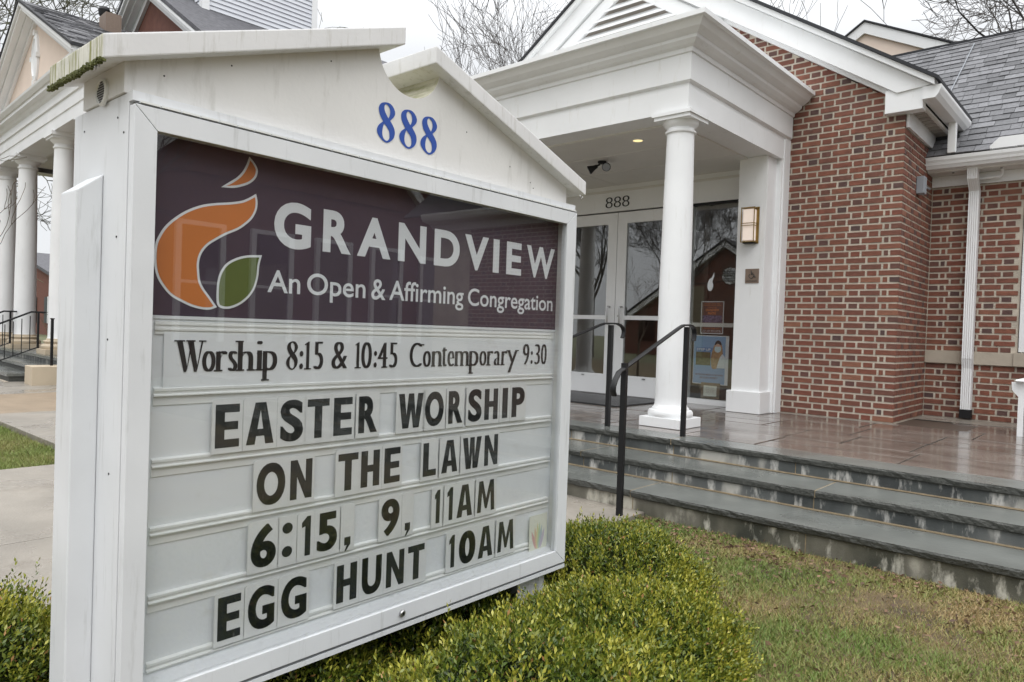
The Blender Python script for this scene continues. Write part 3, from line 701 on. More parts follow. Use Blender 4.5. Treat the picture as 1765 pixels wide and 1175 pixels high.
# posters in the sidelight (behind the pane)
fp = lambda a, b, d: (a, d, b)
po = empty('pantry_poster', (-3.93, YD+.035, 1.34), 0, 'brown and orange pantry poster taped inside the sidelight, above the blue poster', 'poster')
MB().box((-.145,-.002,-.005),(.145,0,.385)).build('sheet', M_white, po)
MB().box((-.135,-.004,.005),(.135,-.002,.375)).build('print', M_p1, po)
MB().box((-.125,-.0055,.13),(.125,-.0042,.215)).build('print', M_p1b, po)
pt = MB()
put_text(pt, 'GRANDVIEW', .03, fp, -.085,.085,.265,.295,-.0058); put_text(pt, 'PANTRY', .03, fp, -.055,.055,.225,.255,-.0058)
for z, a in ((.355,.10),(.335,.115),(.31,.06),(.105,.11),(.085,.09),(.06,.10)): put_text(pt, 'FOOD FOR ALL', .01, fp, -a, a, z-.006, z+.006, -.0058)
pt.build('lettering', M_p1o, po)
pw = MB()
for z, a in ((.035,.11),(.02,.12)): put_text(pw, 'ALL ARE WELCOME', 0, fp, -a, a, z-.004, z+.004, -.0058)
pw.build('lettering', M_white, po)
p2 = empty('mask_poster', (-3.93, YD+.035, .73), 0, 'blue poster of a long haired woman in a face mask, inside the sidelight', 'poster')
MB().box((-.225,-.002,0),(.225,0,.585)).build('sheet', M_white, p2)
MB().box((-.218,-.004,.008),(.185,-.002,.575)).build('print', M_p2, p2)
MB().box((-.19,-.005,.39),(.03,-.0042,.44)).build('print', M_p2d, p2)
MB().box((-.19,-.005,.225),(.0,-.0042,.385)).build('print', M_p2k, p2)
mb = MB(); poly_tri(mb, smooth_closed([(.02,.20),(.005,.32),(.03,.43),(.06,.50),(.095,.52),(.13,.50),(.15,.42),(.155,.30),(.12,.22),(.07,.19)], 4), fp, -.0055); mb.build('print', M_hair, p2)
mb = MB(); poly_tri(mb, [(.08,.20),(.185,.20),(.185,.33),(.15,.37),(.12,.33)], fp, -.0058); mb.build('print', M_white, p2)
mb = MB(); poly_tri(mb, smooth_closed([(.055,.42),(.055,.47),(.09,.50),(.125,.475),(.125,.42),(.09,.385)], 4), fp, -.0062); mb.build('print', M_skin, p2)
mb = MB(); poly_tri(mb, smooth_closed([(.052,.405),(.055,.45),(.09,.455),(.127,.45),(.127,.405),(.09,.385)], 4), fp, -.0068); mb.build('print', M_mask, p2)
mb = MB(); poly_tri(mb, smooth_closed([(.05,.47),(.06,.51),(.095,.53),(.13,.505),(.13,.47),(.09,.49)], 4), fp, -.0068); mb.build('print', M_black, p2)
pt = MB(); put_text(pt, 'WE REQUIRE MASKS TO BE WORN', .015, fp, -.19,.165,.10,.125,-.0058); put_text(pt, 'ON CHURCH PROPERTY', .015, fp, -.13,.10,.065,.09,-.0058)
pt.build('lettering', M_p1, p2)
pt = MB(); put_text(pt, 'STEP UP', .02, fp, -.18,.0,.40,.43,-.0062); pt.build('lettering', M_white, p2)
pf = empty('framed_notice', (-3.915, YD+.02, .56), 0, 'tan framed pale notice standing at the foot of the sidelight', 'notice')
MB().box((-.12,0,0),(.12,.012,.19)).build('frame', M_tan, pf, bevel=.003)
MB().box((-.083,-.003,.03),(.083,0,.155)).build('paper', M_paper, pf)
pt = MB()
for z in (.13,.105,.09,.075): put_text(pt, 'welcome to our service', 0, fp, -.05,.05,z-.004,z+.004,-.004)
pt.build('lettering', M_tan, pf)

# handrails
def rail(name, x, label, ytop=5.25, ylow=4.02, rz=0):
    e_ = empty(name, (x, ytop, FZ), rz, label, 'handrail', 'black iron handrails on the front steps')
    MB().box((-.018,-.018,0),(.018,.018,.885)).build('post', M_dark, e_)
    MB().box((-.018,ylow-ytop-.018,.1-FZ),(.018,ylow-ytop+.018,.62)).build('post', M_dark, e_)
    prf = [(.0,.0)]
    def rp(pts):
        m = MB(); nP = len(pts); v = []
        for i, (y, z) in enumerate(pts):
            a = Vector(pts[min(i+1, nP-1)])-Vector(pts[max(i-1, 0)]); a.normalize(); nn = Vector((-a.y, a.x))
            for (dx, dn) in ((-.018,-.007),(.018,-.007),(.019,.003),(.011,.007),(-.011,.007),(-.019,.003)):
                v.append((dx, y+nn.x*dn, z+nn.y*dn))
        f = []
        for i in range(nP-1):
            for k in range(6): f.append((i*6+k, i*6+(k+1) % 6, (i+1)*6+(k+1) % 6, (i+1)*6+k))
        f.append((5,4,3,2,1,0)); f.append(tuple((nP-1)*6+k for k in range(6)))
        return m.add(v, f)
    curl = [(.18-.0, .845), (.205,.83), (.215,.80), (.205,.765), (.185,.75)]
    top = [(-.17-.0,.88), (-.10,.896), (.0,.90), (.10,.90), (.16,.885), (.19,.865), (.205,.835), (.20,.80), (.185,.775)]
    low = [(ylow-ytop-.155,.415), (ylow-ytop-.175,.44), (ylow-ytop-.175,.475), (ylow-ytop-.15,.515), (ylow-ytop-.09,.565)]
    rp(low+top).build('rail', M_dark, e_, smooth=True)
    return e_
rail('handrail', -2.80, 'black iron handrail right in front of the white column', ylow=4.0, rz=R(10))
rail('handrail', -3.53, 'black iron handrail partly hidden by the sign, left of the white column')

# white garden bench at the right edge
bn = empty('garden_bench', (-.55, 8.0, FZ), 0, 'white painted wooden garden bench at the right edge of the terrace', 'bench')
for x in (-.34, 1.1):
    MB().box((x,-.05,0),(x+.045,0,.50)).build('leg', M_paint, bn); MB().box((x,.42,0),(x+.055,.47,.92)).build('leg', M_paint, bn)
    MB().prism([(-.09,.495),(.50,.495),(.50,.52),(-.09,.52),(-.11,.508)], lambda a, b, d: (x-.02+d, a, b), 0, .10).build('armrest', M_paint, bn, bevel=.004)
    MB().prism([(-.055,.494),(-.05,.42),(.0,.36),(.0,.494)], lambda a, b, d: (x-a*1.0-.07 if False else x+a, .0-.045+d*1.0, b), 0, .025).build('bracket', M_paint, bn)
    MB().box((x+.01,-.0,.20),(x+.045,.42,.25)).build('stretcher', M_paint, bn)
for k in range(5): MB().box((-.34,-.04+k*.09,.27),(1.15,.03+k*.09,.295)).build('seat_slat', M_paint, bn)
MB().box((-.285,-.045,.19),(1.10,-.02,.262)).build('apron', M_paint, bn)
for k in range(12): MB().box((-.25+k*.115,.44,.33),(-.20+k*.115,.46,.86)).build('back_slat', M_paint, bn)
MB().box((-.285,.43,.86),(1.10,.47,.93)).build('back_rail', M_paint, bn); MB().box((-.285,.43,.30),(1.10,.47,.34)).build('back_rail', M_paint, bn)

# ------------------------------------------------------------------ the church sign
SY = -0.01579425; DS = 1.85
sign = empty('church_sign', (-DS*math.cos(SY)+1.62*math.sin(SY), DS*math.sin(SY)+1.62*math.cos(SY), .05), PI/2-SY,
             'large white church sign cabinet with purple banner and changeable black letters between the hedges', 'sign')
def L3(u, n, z): return (u-1.62, -n, z-.05)
class SM(MB):
    def b(s, u0, u1, n0, n1, z0, z1): s.box(L3(u0, n0, z0), L3(u1, n1, z1)); return s
sf = lambda a, b, d: L3(a, d, b)
# cabinet shell
cab = SM()
cab.b(.711,.765,-.408,-.035,.272,1.852); cab.b(2.50,2.548,-.408,-.035,.272,1.852)
cab.b(.765,2.50,-.408,-.035,1.80,1.852); cab.b(.765,2.50,-.408,-.035,.272,.33); cab.b(.765,2.50,-.408,-.375,.33,1.80)
cab.build('cabinet', M_sign, sign, bevel=.002)
SM().b(.714,.762,-.0345,-.030,.275,1.818).b(2.50,2.544,-.0345,-.030,.275,1.818).b(.762,2.50,-.0345,-.030,1.79,1.818).b(.762,2.50,-.0345,-.030,.275,.33).b(.711,2.548,-.0300,-.006,.281,.2885).build('frame_gap_shade', M_gap, sign)  # dark grey strips draw in the shaded gap and shadow line behind the frame
SM().b(.711,2.548,-.034,-.002,.2655,.2800).build('bottom_rail', M_sign, sign)
# hinged door frame, mitred
o0, o1, p0_, p1_ = .711, 2.547, .290, 1.820
i0, i1, q0, q1 = .7676, 2.479, .350, 1.763
for pl in ([(o0,p0_),(i0,q0),(i0,q1),(o0,p1_)], [(o1,p0_),(o1,p1_),(i1,q1),(i1,q0)], [(o0,p1_),(i0,q1),(i1,q1),(o1,p1_)], [(o0,p0_),(o1,p0_),(i1,q0),(i0,q0)]):
    pl = offset_poly(pl, -.0007); mb = SM(); mb.prism(pl, sf, -.0295, 0); mb.build('door_frame', M_sign, sign, bevel=.0015)
SM().b(.72,2.54,-.029,-.001,1.8205,1.8235).build('hinge', M_gap, sign)
hg = SM()
for k in range(36):
    u = .725+k*.0505; hg.b(u, u+.046, -.008, .0015, 1.8238, 1.829)
hg.build('hinge', M_track, sign)
SM().b(.711,2.548,-.034,-.012,1.8295,1.853).build('top_rail', M_sign, sign)
SM().b(.7676-.004,2.483,-.014,-.010,.346,1.767).build('glass_pane', M_g2, sign)
# inner panel, banner, tracks
NP = -.062
SM().b(.765,2.505,-.08,NP,.33,1.30).build('letter_panel', M_panel, sign)
SM().b(2.4965,2.50,-.0605,-.036,.33,1.80).b(.765,.7685,-.0605,-.036,.33,1.80).build('side_lining', M_track, sign)
ban = SM().b(.767,2.496,-.072,NP+.001,1.307,1.80).build('banner', M_purple, sign)
SM().b(.767,2.496,-.072,NP+.0045,1.298,1.3065).build('panel_divider', M_white, sign)
for z in (1.262, 1.116, .930, .752, .574, .397):
    t = SM(); a, b = .797, 2.482
    if z > 1.2: t.b(a,b,NP,NP+.004,z-.004,z+.030).b(a,b,NP,NP+.007,z+.006,z+.011).b(a,b,NP,NP+.006,z+.020,z+.024)
    else:
        t.prism([(NP,z+.004),(NP+.009,z),(NP+.009,z-.006),(NP+.004,z-.010),(NP+.004,z-.014),(NP+.011,z-.017),(NP+.011,z-.020),(NP+.003,z-.022),(NP+.003,z-.044),(NP,z-.046)], lambda p, q, d: L3(d, p, q), a, b)
    t.build('letter_track', M_track, sign)
SM().prism([(NP,.345),(-.02,.330),(-.02,.345),(NP,.372)], lambda p, q, d: L3(d, p, q), .767, 2.497).build('inner_sill', M_sign, sign)
# changeable letters
ROWS = [(1.066,.945,[('E',.9608,1.0315),('A',1.0526,1.1395),('S',1.1599,1.2378),('T',1.2519,1.331),('E',1.3477,1.4189),('R',1.4443,1.5214),('W',1.6126,1.7261),('O',1.7345,1.8267),('R',1.8506,1.9256),('S',1.955,2.0303),('H',2.0455,2.1233),('I',2.1501,2.1829),('P',2.2077,2.2891)]),
 (.884,.764,[('O',1.0891,1.1826),('N',1.1993,1.275),('T',1.3708,1.4489),('H',1.4608,1.5375),('E',1.5578,1.6271),('L',1.7335,1.7974),('A',1.8244,1.9073),('W',1.9336,2.0357),('N',2.0539,2.1319)]),
 (.706,.584,[('6',1.0771,1.1579),(':',1.1775,1.2126),('1',1.2443,1.2757),('5',1.2991,1.3741),(',',1.4029,1.427),('9',1.5513,1.6317),(',',1.6575,1.6814),('1',1.7977,1.8235),('1',1.8601,1.8895),('A',1.9115,1.9957),('M',2.0232,2.1232)]),
 (.524,.402,[('E',.983,1.0514),('G',1.0734,1.1584),('G',1.1799,1.2681),('H',1.3782,1.4572),('U',1.4775,1.5598),('N',1.5804,1.6595),('T',1.6765,1.7545),('1',1.8782,1.9068),('0',1.9301,2.0206),('A',2.036,2.1203),('M',2.1497,2.2488)])]
WT = {'T': .014, 'E': .014}
for zt_, zb_, ls in ROWS:
    for ch, a, b in ls:
        pad = .009 if ch not in ':,1I' else .014
        SMt = SM(); SMt.prism(smooth_rect(a-pad, b+pad, zb_-.014, zt_+.012) if False else [(a-pad,zb_-.016),(b+pad,zb_-.016),(b+pad,zt_+.008),(b+pad-.006,zt_+.013),(a-pad+.006,zt_+.013),(a-pad,zt_+.008)], sf, NP+.0125, NP+.0138)
        rim = SM(); rim.prism([(a-pad-.0012,zb_-.017),(b+pad+.0012,zb_-.017),(b+pad+.0012,zt_+.0085),(b+pad-.006,zt_+.0142),(a-pad+.006,zt_+.0142),(a-pad-.0012,zt_+.0085)], sf, NP+.0120, NP+.0130)
        t = SMt.build('letter_tile', M_tile, sign); t['label'] = 'clear letter tile with a black %s' % {':': 'colon', ',': 'comma'}.get(ch, ch)
        rim.build('tile_rim', M_tileedge, t)
        g = SM()
        if ch == ':':
            for zc in (.35, .80):
                c = ((a+b)/2, zb_+(zt_-zb_)*(.22 if zc < .5 else .80)); poly_tri(g, [(c[0]+(b-a)/2*math.cos(i*PI/10), c[1]+.0165*math.sin(i*PI/10)) for i in range(20)], sf, NP+.0145)
        elif ch == ',':
            poly_tri(g, [(a,zb_+.028),(b,zb_+.028),(b,zb_+.004),(a+.006,zb_-.018),(a+.001,zb_-.018),(a+.010,zb_+.002),(a,zb_+.002)], sf, NP+.0145)
        elif ch == '1':
            poly_tri(g, [(b,zb_),(b,zt_),(b-.013,zt_),(a,zt_-.018),(a,zt_-.034),(b-.0195,zt_-.030),(b-.0195,zb_)], sf, NP+.0145)
        elif ch == 'I': poly_tri(g, [(a,zb_),(b,zb_),(b,zt_),(a,zt_)], sf, NP+.0145)
        elif ch == 'A':
            m_ = (a+b)/2
            poly_tri(g, [(a,zb_),(a+.027,zb_),(m_,zt_-.022),(m_,zt_),(m_-.017,zt_)], sf, NP+.0145)
            poly_tri(g, [(b,zb_),(b-.027,zb_),(m_,zt_-.022),(m_,zt_),(m_+.017,zt_)], sf, NP+.0145)
            poly_tri(g, [(a+.018,zb_+.024),(b-.018,zb_+.024),(b-.022,zb_+.044),(a+.022,zb_+.044)], sf, NP+.0147)
        elif ch in 'ETLHNMW':
            wv = .027 if ch != 'N' else .023; hh = .023; H_ = []
            if ch == 'E': H_ = [(a,zb_),(b,zb_),(b,zb_+hh),(a+wv,zb_+hh),(a+wv,(zb_+zt_)/2-.011),(b-.004,(zb_+zt_)/2-.011),(b-.004,(zb_+zt_)/2+.012),(a+wv,(zb_+zt_)/2+.012),(a+wv,zt_-hh),(b,zt_-hh),(b,zt_),(a,zt_)]
            if ch == 'T': c = (a+b)/2; H_ = [(c-wv/2,zb_),(c+wv/2,zb_),(c+wv/2,zt_-hh),(b,zt_-hh),(b,zt_),(a,zt_),(a,zt_-hh),(c-wv/2,zt_-hh)]
            if ch == 'M': m_ = (a+b)/2; H_ = [(a,zb_),(a+.021,zb_),(a+.026,zt_-.045),(m_-.006,zb_+.012),(m_+.006,zb_+.012),(b-.026,zt_-.045),(b-.021,zb_),(b,zb_),(b-.008,zt_),(b-.030,zt_),(m_,zb_+.052),(a+.030,zt_),(a+.008,zt_)]
            if ch == 'W': m_ = (a+b)/2; H_ = [(a,zt_),(a+.026,zt_),(a+.036,zb_+.045),(m_-.012,zt_),(m_+.012,zt_),(b-.036,zb_+.045),(b-.026,zt_),(b,zt_),(b-.019,zb_),(b-.046,zb_),(m_,zt_-.058),(a+.046,zb_),(a+.019,zb_)]
            if ch == 'L': H_ = [(a,zb_),(b,zb_),(b,zb_+hh),(a+wv,zb_+hh),(a+wv,zt_),(a,zt_)]
            if ch == 'H': m_ = (zb_+zt_)/2; H_ = [(a,zb_),(a+wv,zb_),(a+wv,m_-.011),(b-wv,m_-.011),(b-wv,zb_),(b,zb_),(b,zt_),(b-wv,zt_),(b-wv,m_+.012),(a+wv,m_+.012),(a+wv,zt_),(a,zt_)]
            if ch == 'N': H_ = [(a,zb_),(a+wv,zb_),(a+wv,zt_-.052),(b-wv,zb_),(b,zb_),(b,zt_),(b-wv,zt_),(b-wv,zb_+.052),(a+wv,zt_),(a,zt_)]
            poly_tri(g, H_, sf, NP+.0145)
        else:
            off = {'O': .05, '0': .05, 'G': .045, 'S': .04, 'A': .035, 'W': .026, 'M': .03, 'R': .042, 'P': .045, 'U': .045, '6': .04, '9': .04, '5': .04}.get(ch, .04)
            ov = .002 if ch in 'OGS0U69' else 0
            for k in ((-.0026, 0, .0026) if ch in 'OGUSRP0695' else (-.0012, .0012)): put_text(g, ch, off*.75, sf, a+.0026+k, b-.0026+k, zb_-ov, zt_+ov, NP+.0145+abs(k)*.08)
        lo = g.build('letter', M_black, t, recalc=False)
# service-time strip: high-contrast serif lettering from shifted outlines plus serifs
WS = [('W',.8481,.9301),('o',.9218,.9600),('r',.9613,.9935),('s',.9955,1.0243),('h',1.0249,1.0714),('i',1.0827,1.0996),('p',1.1017,1.148),('8',1.1774,1.2166),(':',1.2232,1.2351),('1',1.2407,1.2612),('5',1.2721,1.3077),('&',1.3376,1.398),('1',1.4292,1.4487),('0',1.4527,1.4961),(':',1.5045,1.5169),('4',1.5203,1.5624),('5',1.5694,1.6061),
 ('C',1.6605,1.7179),('o',1.7231,1.762),('n',1.7663,1.8136),('t',1.8166,1.8411),('e',1.8441,1.8801),('m',1.8831,1.9554),('p',1.9594,2.010),('o',2.015,2.0553),('r',2.0594,2.0943),('a',2.0973,2.1394),('r',2.1434,2.1784),('y',2.1806,2.2403),('9',2.2762,2.3186),(':',2.3271,2.3415),('3',2.3522,2.3902),('0',2.3958,2.436)]
ZB_, ZC_, ZX_, ZD_ = 1.158, 1.243, 1.214, 1.128
strip = SM().b(.82,2.470,NP+.0045,NP+.0062,1.112,1.262).build('text_strip', M_panel, sign)
ser = SM()
stems = {'W': [(0,1),(.45,1),(1,1)], 'r': [(.2,0)], 'h': [(.15,0),(.85,0),(.08,1)], 'i': [(.5,0)], 'p': [(.18,-1)], '1': [(.55,0)], 'n': [(.14,0),(.86,0)], 'm': [(.09,0),(.5,0),(.91,0)], '4': [(.7,0)], 'y': [(.05,.66),(.95,.66)], 'C': [(.95,.9)]}
for ch, a, b in WS:
    low = ch in 'osrnteamrpy'; zt2 = ZX_ if low else ZC_; zb2 = ZD_ if ch in 'py' else ZB_
    if ch == 't': zt2 = ZX_+.016
    if ch == ':': 
        for zc in (ZB_+.010, ZX_-.008): poly_tri(ser, [((a+b)/2+.0066*math.cos(i*PI/7), zc+.0085*math.sin(i*PI/7)) for i in range(14)], sf, NP+.008)
        continue
    if ch == '8': put_eight(ser, sf, a, b, ZB_, ZC_, NP+.0078); continue
    if ch == 'W':
        q_ = lambda *P: poly_tri(ser, [(a+(b-a)*p[0], ZB_+(ZC_-ZB_)*p[1]) for p in P], sf, NP+.0078)
        q_((.05,1),(.24,1),(.42,.12),(.38,0),(.30,0)); q_((.38,0),(.42,.14),(.56,.86),(.51,.93)); q_((.40,1),(.60,1),(.76,.12),(.72,0),(.64,0)); q_((.71,0),(.76,.14),(.93,.99),(.87,.99))
        for x0_, x1_ in ((-.03,.32),(.36,.66),(.78,1.03)): poly_tri(ser, [(a+(b-a)*x0_,ZC_-.0038),(a+(b-a)*x1_,ZC_-.0038),(a+(b-a)*x1_,ZC_),(a+(b-a)*x0_,ZC_)], sf, NP+.0081)
        continue
    if ch == '1':
        c = (a+b)/2; poly_tri(ser, [(c-.0048,ZB_+.003),(c+.0056,ZB_+.003),(c+.0056,ZC_),(c+.002,ZC_),(c-.011,ZC_-.008),(c-.011,ZC_-.011),(c-.0048,ZC_-.0095)], sf, NP+.0078)
        poly_tri(ser, [(c-.012,ZB_),(c+.013,ZB_),(c+.013,ZB_+.0035),(c-.012,ZB_+.0035)], sf, NP+.0081); continue
    kk = .0048 if ch in 'hprnmi1t4' else .0042
    ins = .0045
    for k in (-kk, -kk/2, 0, kk/2, kk): put_text(ser, ch, -.022, sf, a+ins+k, b-ins+k, zb2, zt2, NP+.0078-abs(k)*.05)
    for fx, lv in stems.get(ch, []):
        c = a+(b-a)*fx; z_ = {0: ZB_, -1: ZD_, 1: ZC_-.004}.get(lv, ZB_+(ZC_-ZB_)*lv if lv not in (0,1,-1) else ZB_)
        hw = .0125 if ch not in 'mn' else .010
        poly_tri(ser, [(c-hw,z_),(c+hw,z_),(c+hw,z_+.0042),(c-hw,z_+.0042)], sf, NP+.0081)
    if ch in 'rnmpi': c = a+(b-a)*{'r': .12,'n': .08,'m': .05,'p': .1,'i': .3}[ch]; poly_tri(ser, [(c-.007,ZX_-.006),(c+.006,ZX_+.001),(c+.006,ZX_-.012)], sf, NP+.0082)
ser.build('lettering', M_black, strip, recalc=False)
# banner lettering
bt = SM()
for ch, a, b in [('G',1.1284,1.2534),('R',1.2961,1.402),('A',1.4267,1.5654),('N',1.5979,1.7255),('D',1.7648,1.8942),('V',1.9201,2.0517),('I',2.0793,2.1149),('E',2.1589,2.252),('W',2.2845,2.4744)]:
    ov = .004 if ch == 'G' else 0
    if ch == 'I': poly_tri(bt, [(a,1.5235),(b,1.5235),(b,1.655),(a,1.655)], sf, NP+.0025); continue
    put_text(bt, ch, .038 if ch not in 'EW' else .03, sf, a, b, 1.5235-ov, 1.655+ov, NP+.0025)
for wd, a, b, lo, hi in (('An',1.1126,1.2212,1.386,1.452),('Open',1.2448,1.4657,1.366,1.4535),('&',1.4895,1.5496,1.385,1.4535),('Affirming',1.5656,1.9225,1.366,1.4555),('Congregation',1.9463,2.4711,1.366,1.4535)):
    put_text(bt, wd, .011, sf, a, b, lo, hi, NP+.0025)
bt.build('lettering', M_white, ban, recalc=False)
F1 = [(1.045,1.764),(1.059,1.752),(1.069,1.738),(1.071,1.726),(1.065,1.708),(1.047,1.69),(1.019,1.676),(.995,1.669),(.966,1.666),(.987,1.682),(1.009,1.699),(1.026,1.719),(1.037,1.741)]
F2 = [(1.068,1.663),(1.073,1.642),(1.071,1.619),(1.06,1.595),(1.043,1.576),(1.018,1.556),(.984,1.538),(.956,1.52),(.932,1.502),(.915,1.479),(.908,1.454),(.909,1.427),(.913,1.402),(.924,1.382),(.941,1.361),(.961,1.335),(.942,1.328),(.919,1.328),(.891,1.334),(.864,1.345),(.837,1.359),(.815,1.382),(.799,1.409),(.792,1.443),(.793,1.486),(.802,1.513),(.819,1.541),(.845,1.567),(.875,1.589),(.911,1.607),(.948,1.618),(.991,1.627),(1.026,1.637),(1.048,1.649)]
F3 = [(1.091,1.49),(1.084,1.461),(1.081,1.426),(1.071,1.392),(1.053,1.366),(1.027,1.345),(.997,1.333),(.973,1.334),(.962,1.345),(.96,1.375),(.962,1.408),(.97,1.434),(.986,1.457),(1.013,1.474),(1.046,1.485)]
for P, cn, mm_ in ((F1,(0,8),M_orange), (F2,(0,15),M_orange), (F3,(0,),M_green)):
    s_ = smooth_closed(P, 5, cn); i_ = smooth_closed(offset_poly(P, -.0056), 5, cn)
    mb = SM(); poly_tri(mb, smooth_closed(offset_poly(P, .0008), 5, cn), sf, NP+.0025 if mm_ is not M_green else NP+.0032); mb.build('emblem_outline', M_white, ban)
    mb = SM(); poly_tri(mb, i_, sf, NP+.0030 if mm_ is not M_green else NP+.0037); mb.build('emblem', mm_, ban)
# faded rainbow tile
rt = SM().b(2.352,2.472,NP+.0125,NP+.0138,.352,.512).build('rainbow_tile', M_paper, sign); rt['label'] = 'small white tile with a faded rainbow of hand shapes'
for k, (c_, a_) in enumerate((((.70,.42,.42),-.9),((.74,.55,.40),-.5),((.73,.70,.42),-.15),((.52,.66,.45),.15),((.50,.58,.62),.45),((.58,.52,.64),.8))):
    m_ = mat('faded_print_%s' % 'abcdef'[k], c_, .6); bx_, bz_ = 2.412+a_*.018, .372
    tx, tz = 2.412+a_*.05, .372+.115-abs(a_)*.045
    mb = SM(); poly_tri(mb, smooth_closed([(bx_-.005,bz_),(bx_+.005,bz_),((bx_+tx)/2+.010,(bz_+tz)/2),(tx,tz),((bx_+tx)/2-.008,(bz_+tz)/2)], 3, (3,)), sf, NP+.0142+k*.0001)
    mb.build('hand_print', m_, rt)
# door lock
lkb = MB().lathe([(.0115,0),(.0115,.007),(.009,.010),(.001,.010)], (0,0,0), 20); lkb.xf(Matrix.Translation(L3(1.614,0,.322)) @ Matrix.Rotation(PI/2, 4, 'X')); lk_ = lkb.build('lock', M_steel, sign, smooth=True)
SM().b(1.6125,1.6155,.009,.0108,.318,.326).build('keyhole', M_dark, lk_)
# pediment body with round notch
def arc(cx, cz, r, a0, a1, n): return [(cx+r*math.cos(a0+(a1-a0)*i/n), cz+r*math.sin(a0+(a1-a0)*i/n)) for i in range(n+1)]
capz = lambda u: 1.905+(u-.637)*.356 if u < 1.62 else 1.905+(2.603-u)*.336
cu, cz, cr = 1.620, 2.222, .137
ped = [(.705,1.854),(2.530,1.854),(2.530,capz(2.53)+.003),(cu+cr,capz(cu+cr)+.003)]
ar = arc(cu, cz, cr, R(4), R(-184), 28); ar = [p for p in ar]
ped += ar+[(cu-cr,capz(cu-cr)+.003),(.705,capz(.705)+.003)]
mb = SM(); n = len(ped); mb.prism(ped, sf, -.05, -.325)
o = mb.build('pediment', M_signp, sign); o.data.materials.append(M_notch)
for p in o.data.polygons:
    c = p.center; u_ = c.x+1.62; z_ = c.z+.05
    if abs(p.normal.y) < .3 and math.hypot(u_-cu, z_-cz) < cr+.02: p.material_index = 1
# bevelled roof caps
for ua, ub, k in ((.637,1.553,0), (1.690,2.607,1)):
    za, zb2 = (1.905, 1.905+.916*.356) if not k else (1.905+.917*.336, 1.905)
    th = .059
    pl = [(ua,za),(ub,zb2),(ub,zb2+th),(ua,za+th)]
    mb = SM(); mb.prism(pl, sf, 0, -.375); c_ = mb.build('cap', M_cap, sign, bevel=.004); c_.data.materials.append(M_moss)
    for p in c_.data.polygons:
        if p.normal.x < -.9 and k == 0: p.material_index = 1
ms = SM()
for k in range(900):
    n_ = -random.random()**.9*.375; s_ = random.uniform(.0012,.0036); t_ = random.random()**2
    c_ = Vector(L3(.637+random.uniform(-.002,.006), n_, 1.905+random.uniform(-.004,.003)*(1+t_))); ms.box(c_-Vector((s_,s_*1.3,s_*.7)), c_+Vector((s_,s_*1.3,s_*.7)))
mo = ms.build('moss_fringe', M_moss2, sign, smooth=False); mo['kind'] = 'stuff'
dr_ = SM()
for u_, n_, z_ in ((.64,-.03,1.902),(2.57,-.005,1.903),(2.585,-.003,1.899),(2.60,-.02,1.897),(.64,-.05,1.90)):
    p = Vector(L3(u_, n_, z_)); dr_.tube([p, p-Vector((0,0,.006)), p-Vector((0,0,.012))], [.0015,.0035,.001], 8)
dr_.build('water_drop', M_steel, sign, smooth=True)
# 888 in blue
nb_ = SM()
for a, b in ((1.4832,1.5581),(1.5781,1.6551),(1.6733,1.7502)):
    put_eight(nb_, sf, a, b, 1.909, 2.040, -.0485)
nb_.build('house_number', M_blue, sign, recalc=False)
# end fin post, vent, legs
mb = SM()
for (a, b, top) in ((.648,.7105,0),):
    v = []
    for (u_, n_) in ((.648,-.300),(.648,-.185),(.7105,-.185),(.7105,-.300)):
        zt3 = 1.618 if u_ < .7 else 1.668
        v += [L3(u_, n_, .05), L3(u_, n_, zt3)]
    mb.add(v, [(0,2,4,6),(1,7,5,3),(0,1,3,2),(2,3,5,4),(4,5,7,6),(6,7,1,0)])
mb.build('end_post', M_sign, sign, bevel=.004)
mb = SM()
for (u_, n_) in ((2.549,-.300),(2.549,-.185),(2.611,-.185),(2.611,-.300)):
    pass
v = []
for (u_, n_) in ((2.549,-.300),(2.549,-.185),(2.611,-.185),(2.611,-.300)):
    zt3 = 1.618 if u_ > 2.6 else 1.668
    v += [L3(u_, n_, 1.0), L3(u_, n_, zt3)]
for z_ in (1.5,):
    pass
vt = MB().lathe([(.001,0),(.034,0),(.034,.006),(.030,.010),(.028,.006),(.001,.006)], (0,0,0), 28)
vt.xf(Matrix.Translation(L3(.7052,-.182,1.876)) @ Matrix.Rotation(-PI/2, 4, 'Y')); vo = vt.build('vent', M_track, sign, smooth=True)
vh = SM()
for i in range(9):
    for j in range(9):
        n_, z_ = -.182+(i-4)*.0062, 1.876+(j-4)*.0062
        if math.hypot(n_+.182, z_-1.876) < .026: vh.b(.6980,.6986,n_-.0018,n_+.0018,z_-.0022,z_+.0022)
vh.build('vent_hole', M_dark, vo)
for (u_, n_, z_) in ((.7105,-.10,1.80),(.7105,-.06,1.757),(.7105,-.33,1.80),(.7105,-.27,1.863),(.7105,-.09,1.50),(.7105,-.13,1.24),(.7105,-.10,.9)):
    p = Vector(L3(u_, n_, z_)); SM().tube([p-Vector((.001,0,0)), p+Vector((.001,0,0))], .0028, 8).build('screw', M_dark, sign)
for (u_, z_) in ((.98,2.0),(1.30,2.11),(1.9,2.03),(2.15,1.95),(2.28,1.91),(2.30,1.89),(.80,1.92)):
    p = Vector(L3(u_, -.05, z_)); SM().tube([p, p-Vector((0,.0008,0))], .0024, 8).build('screw', M_dark, sign)
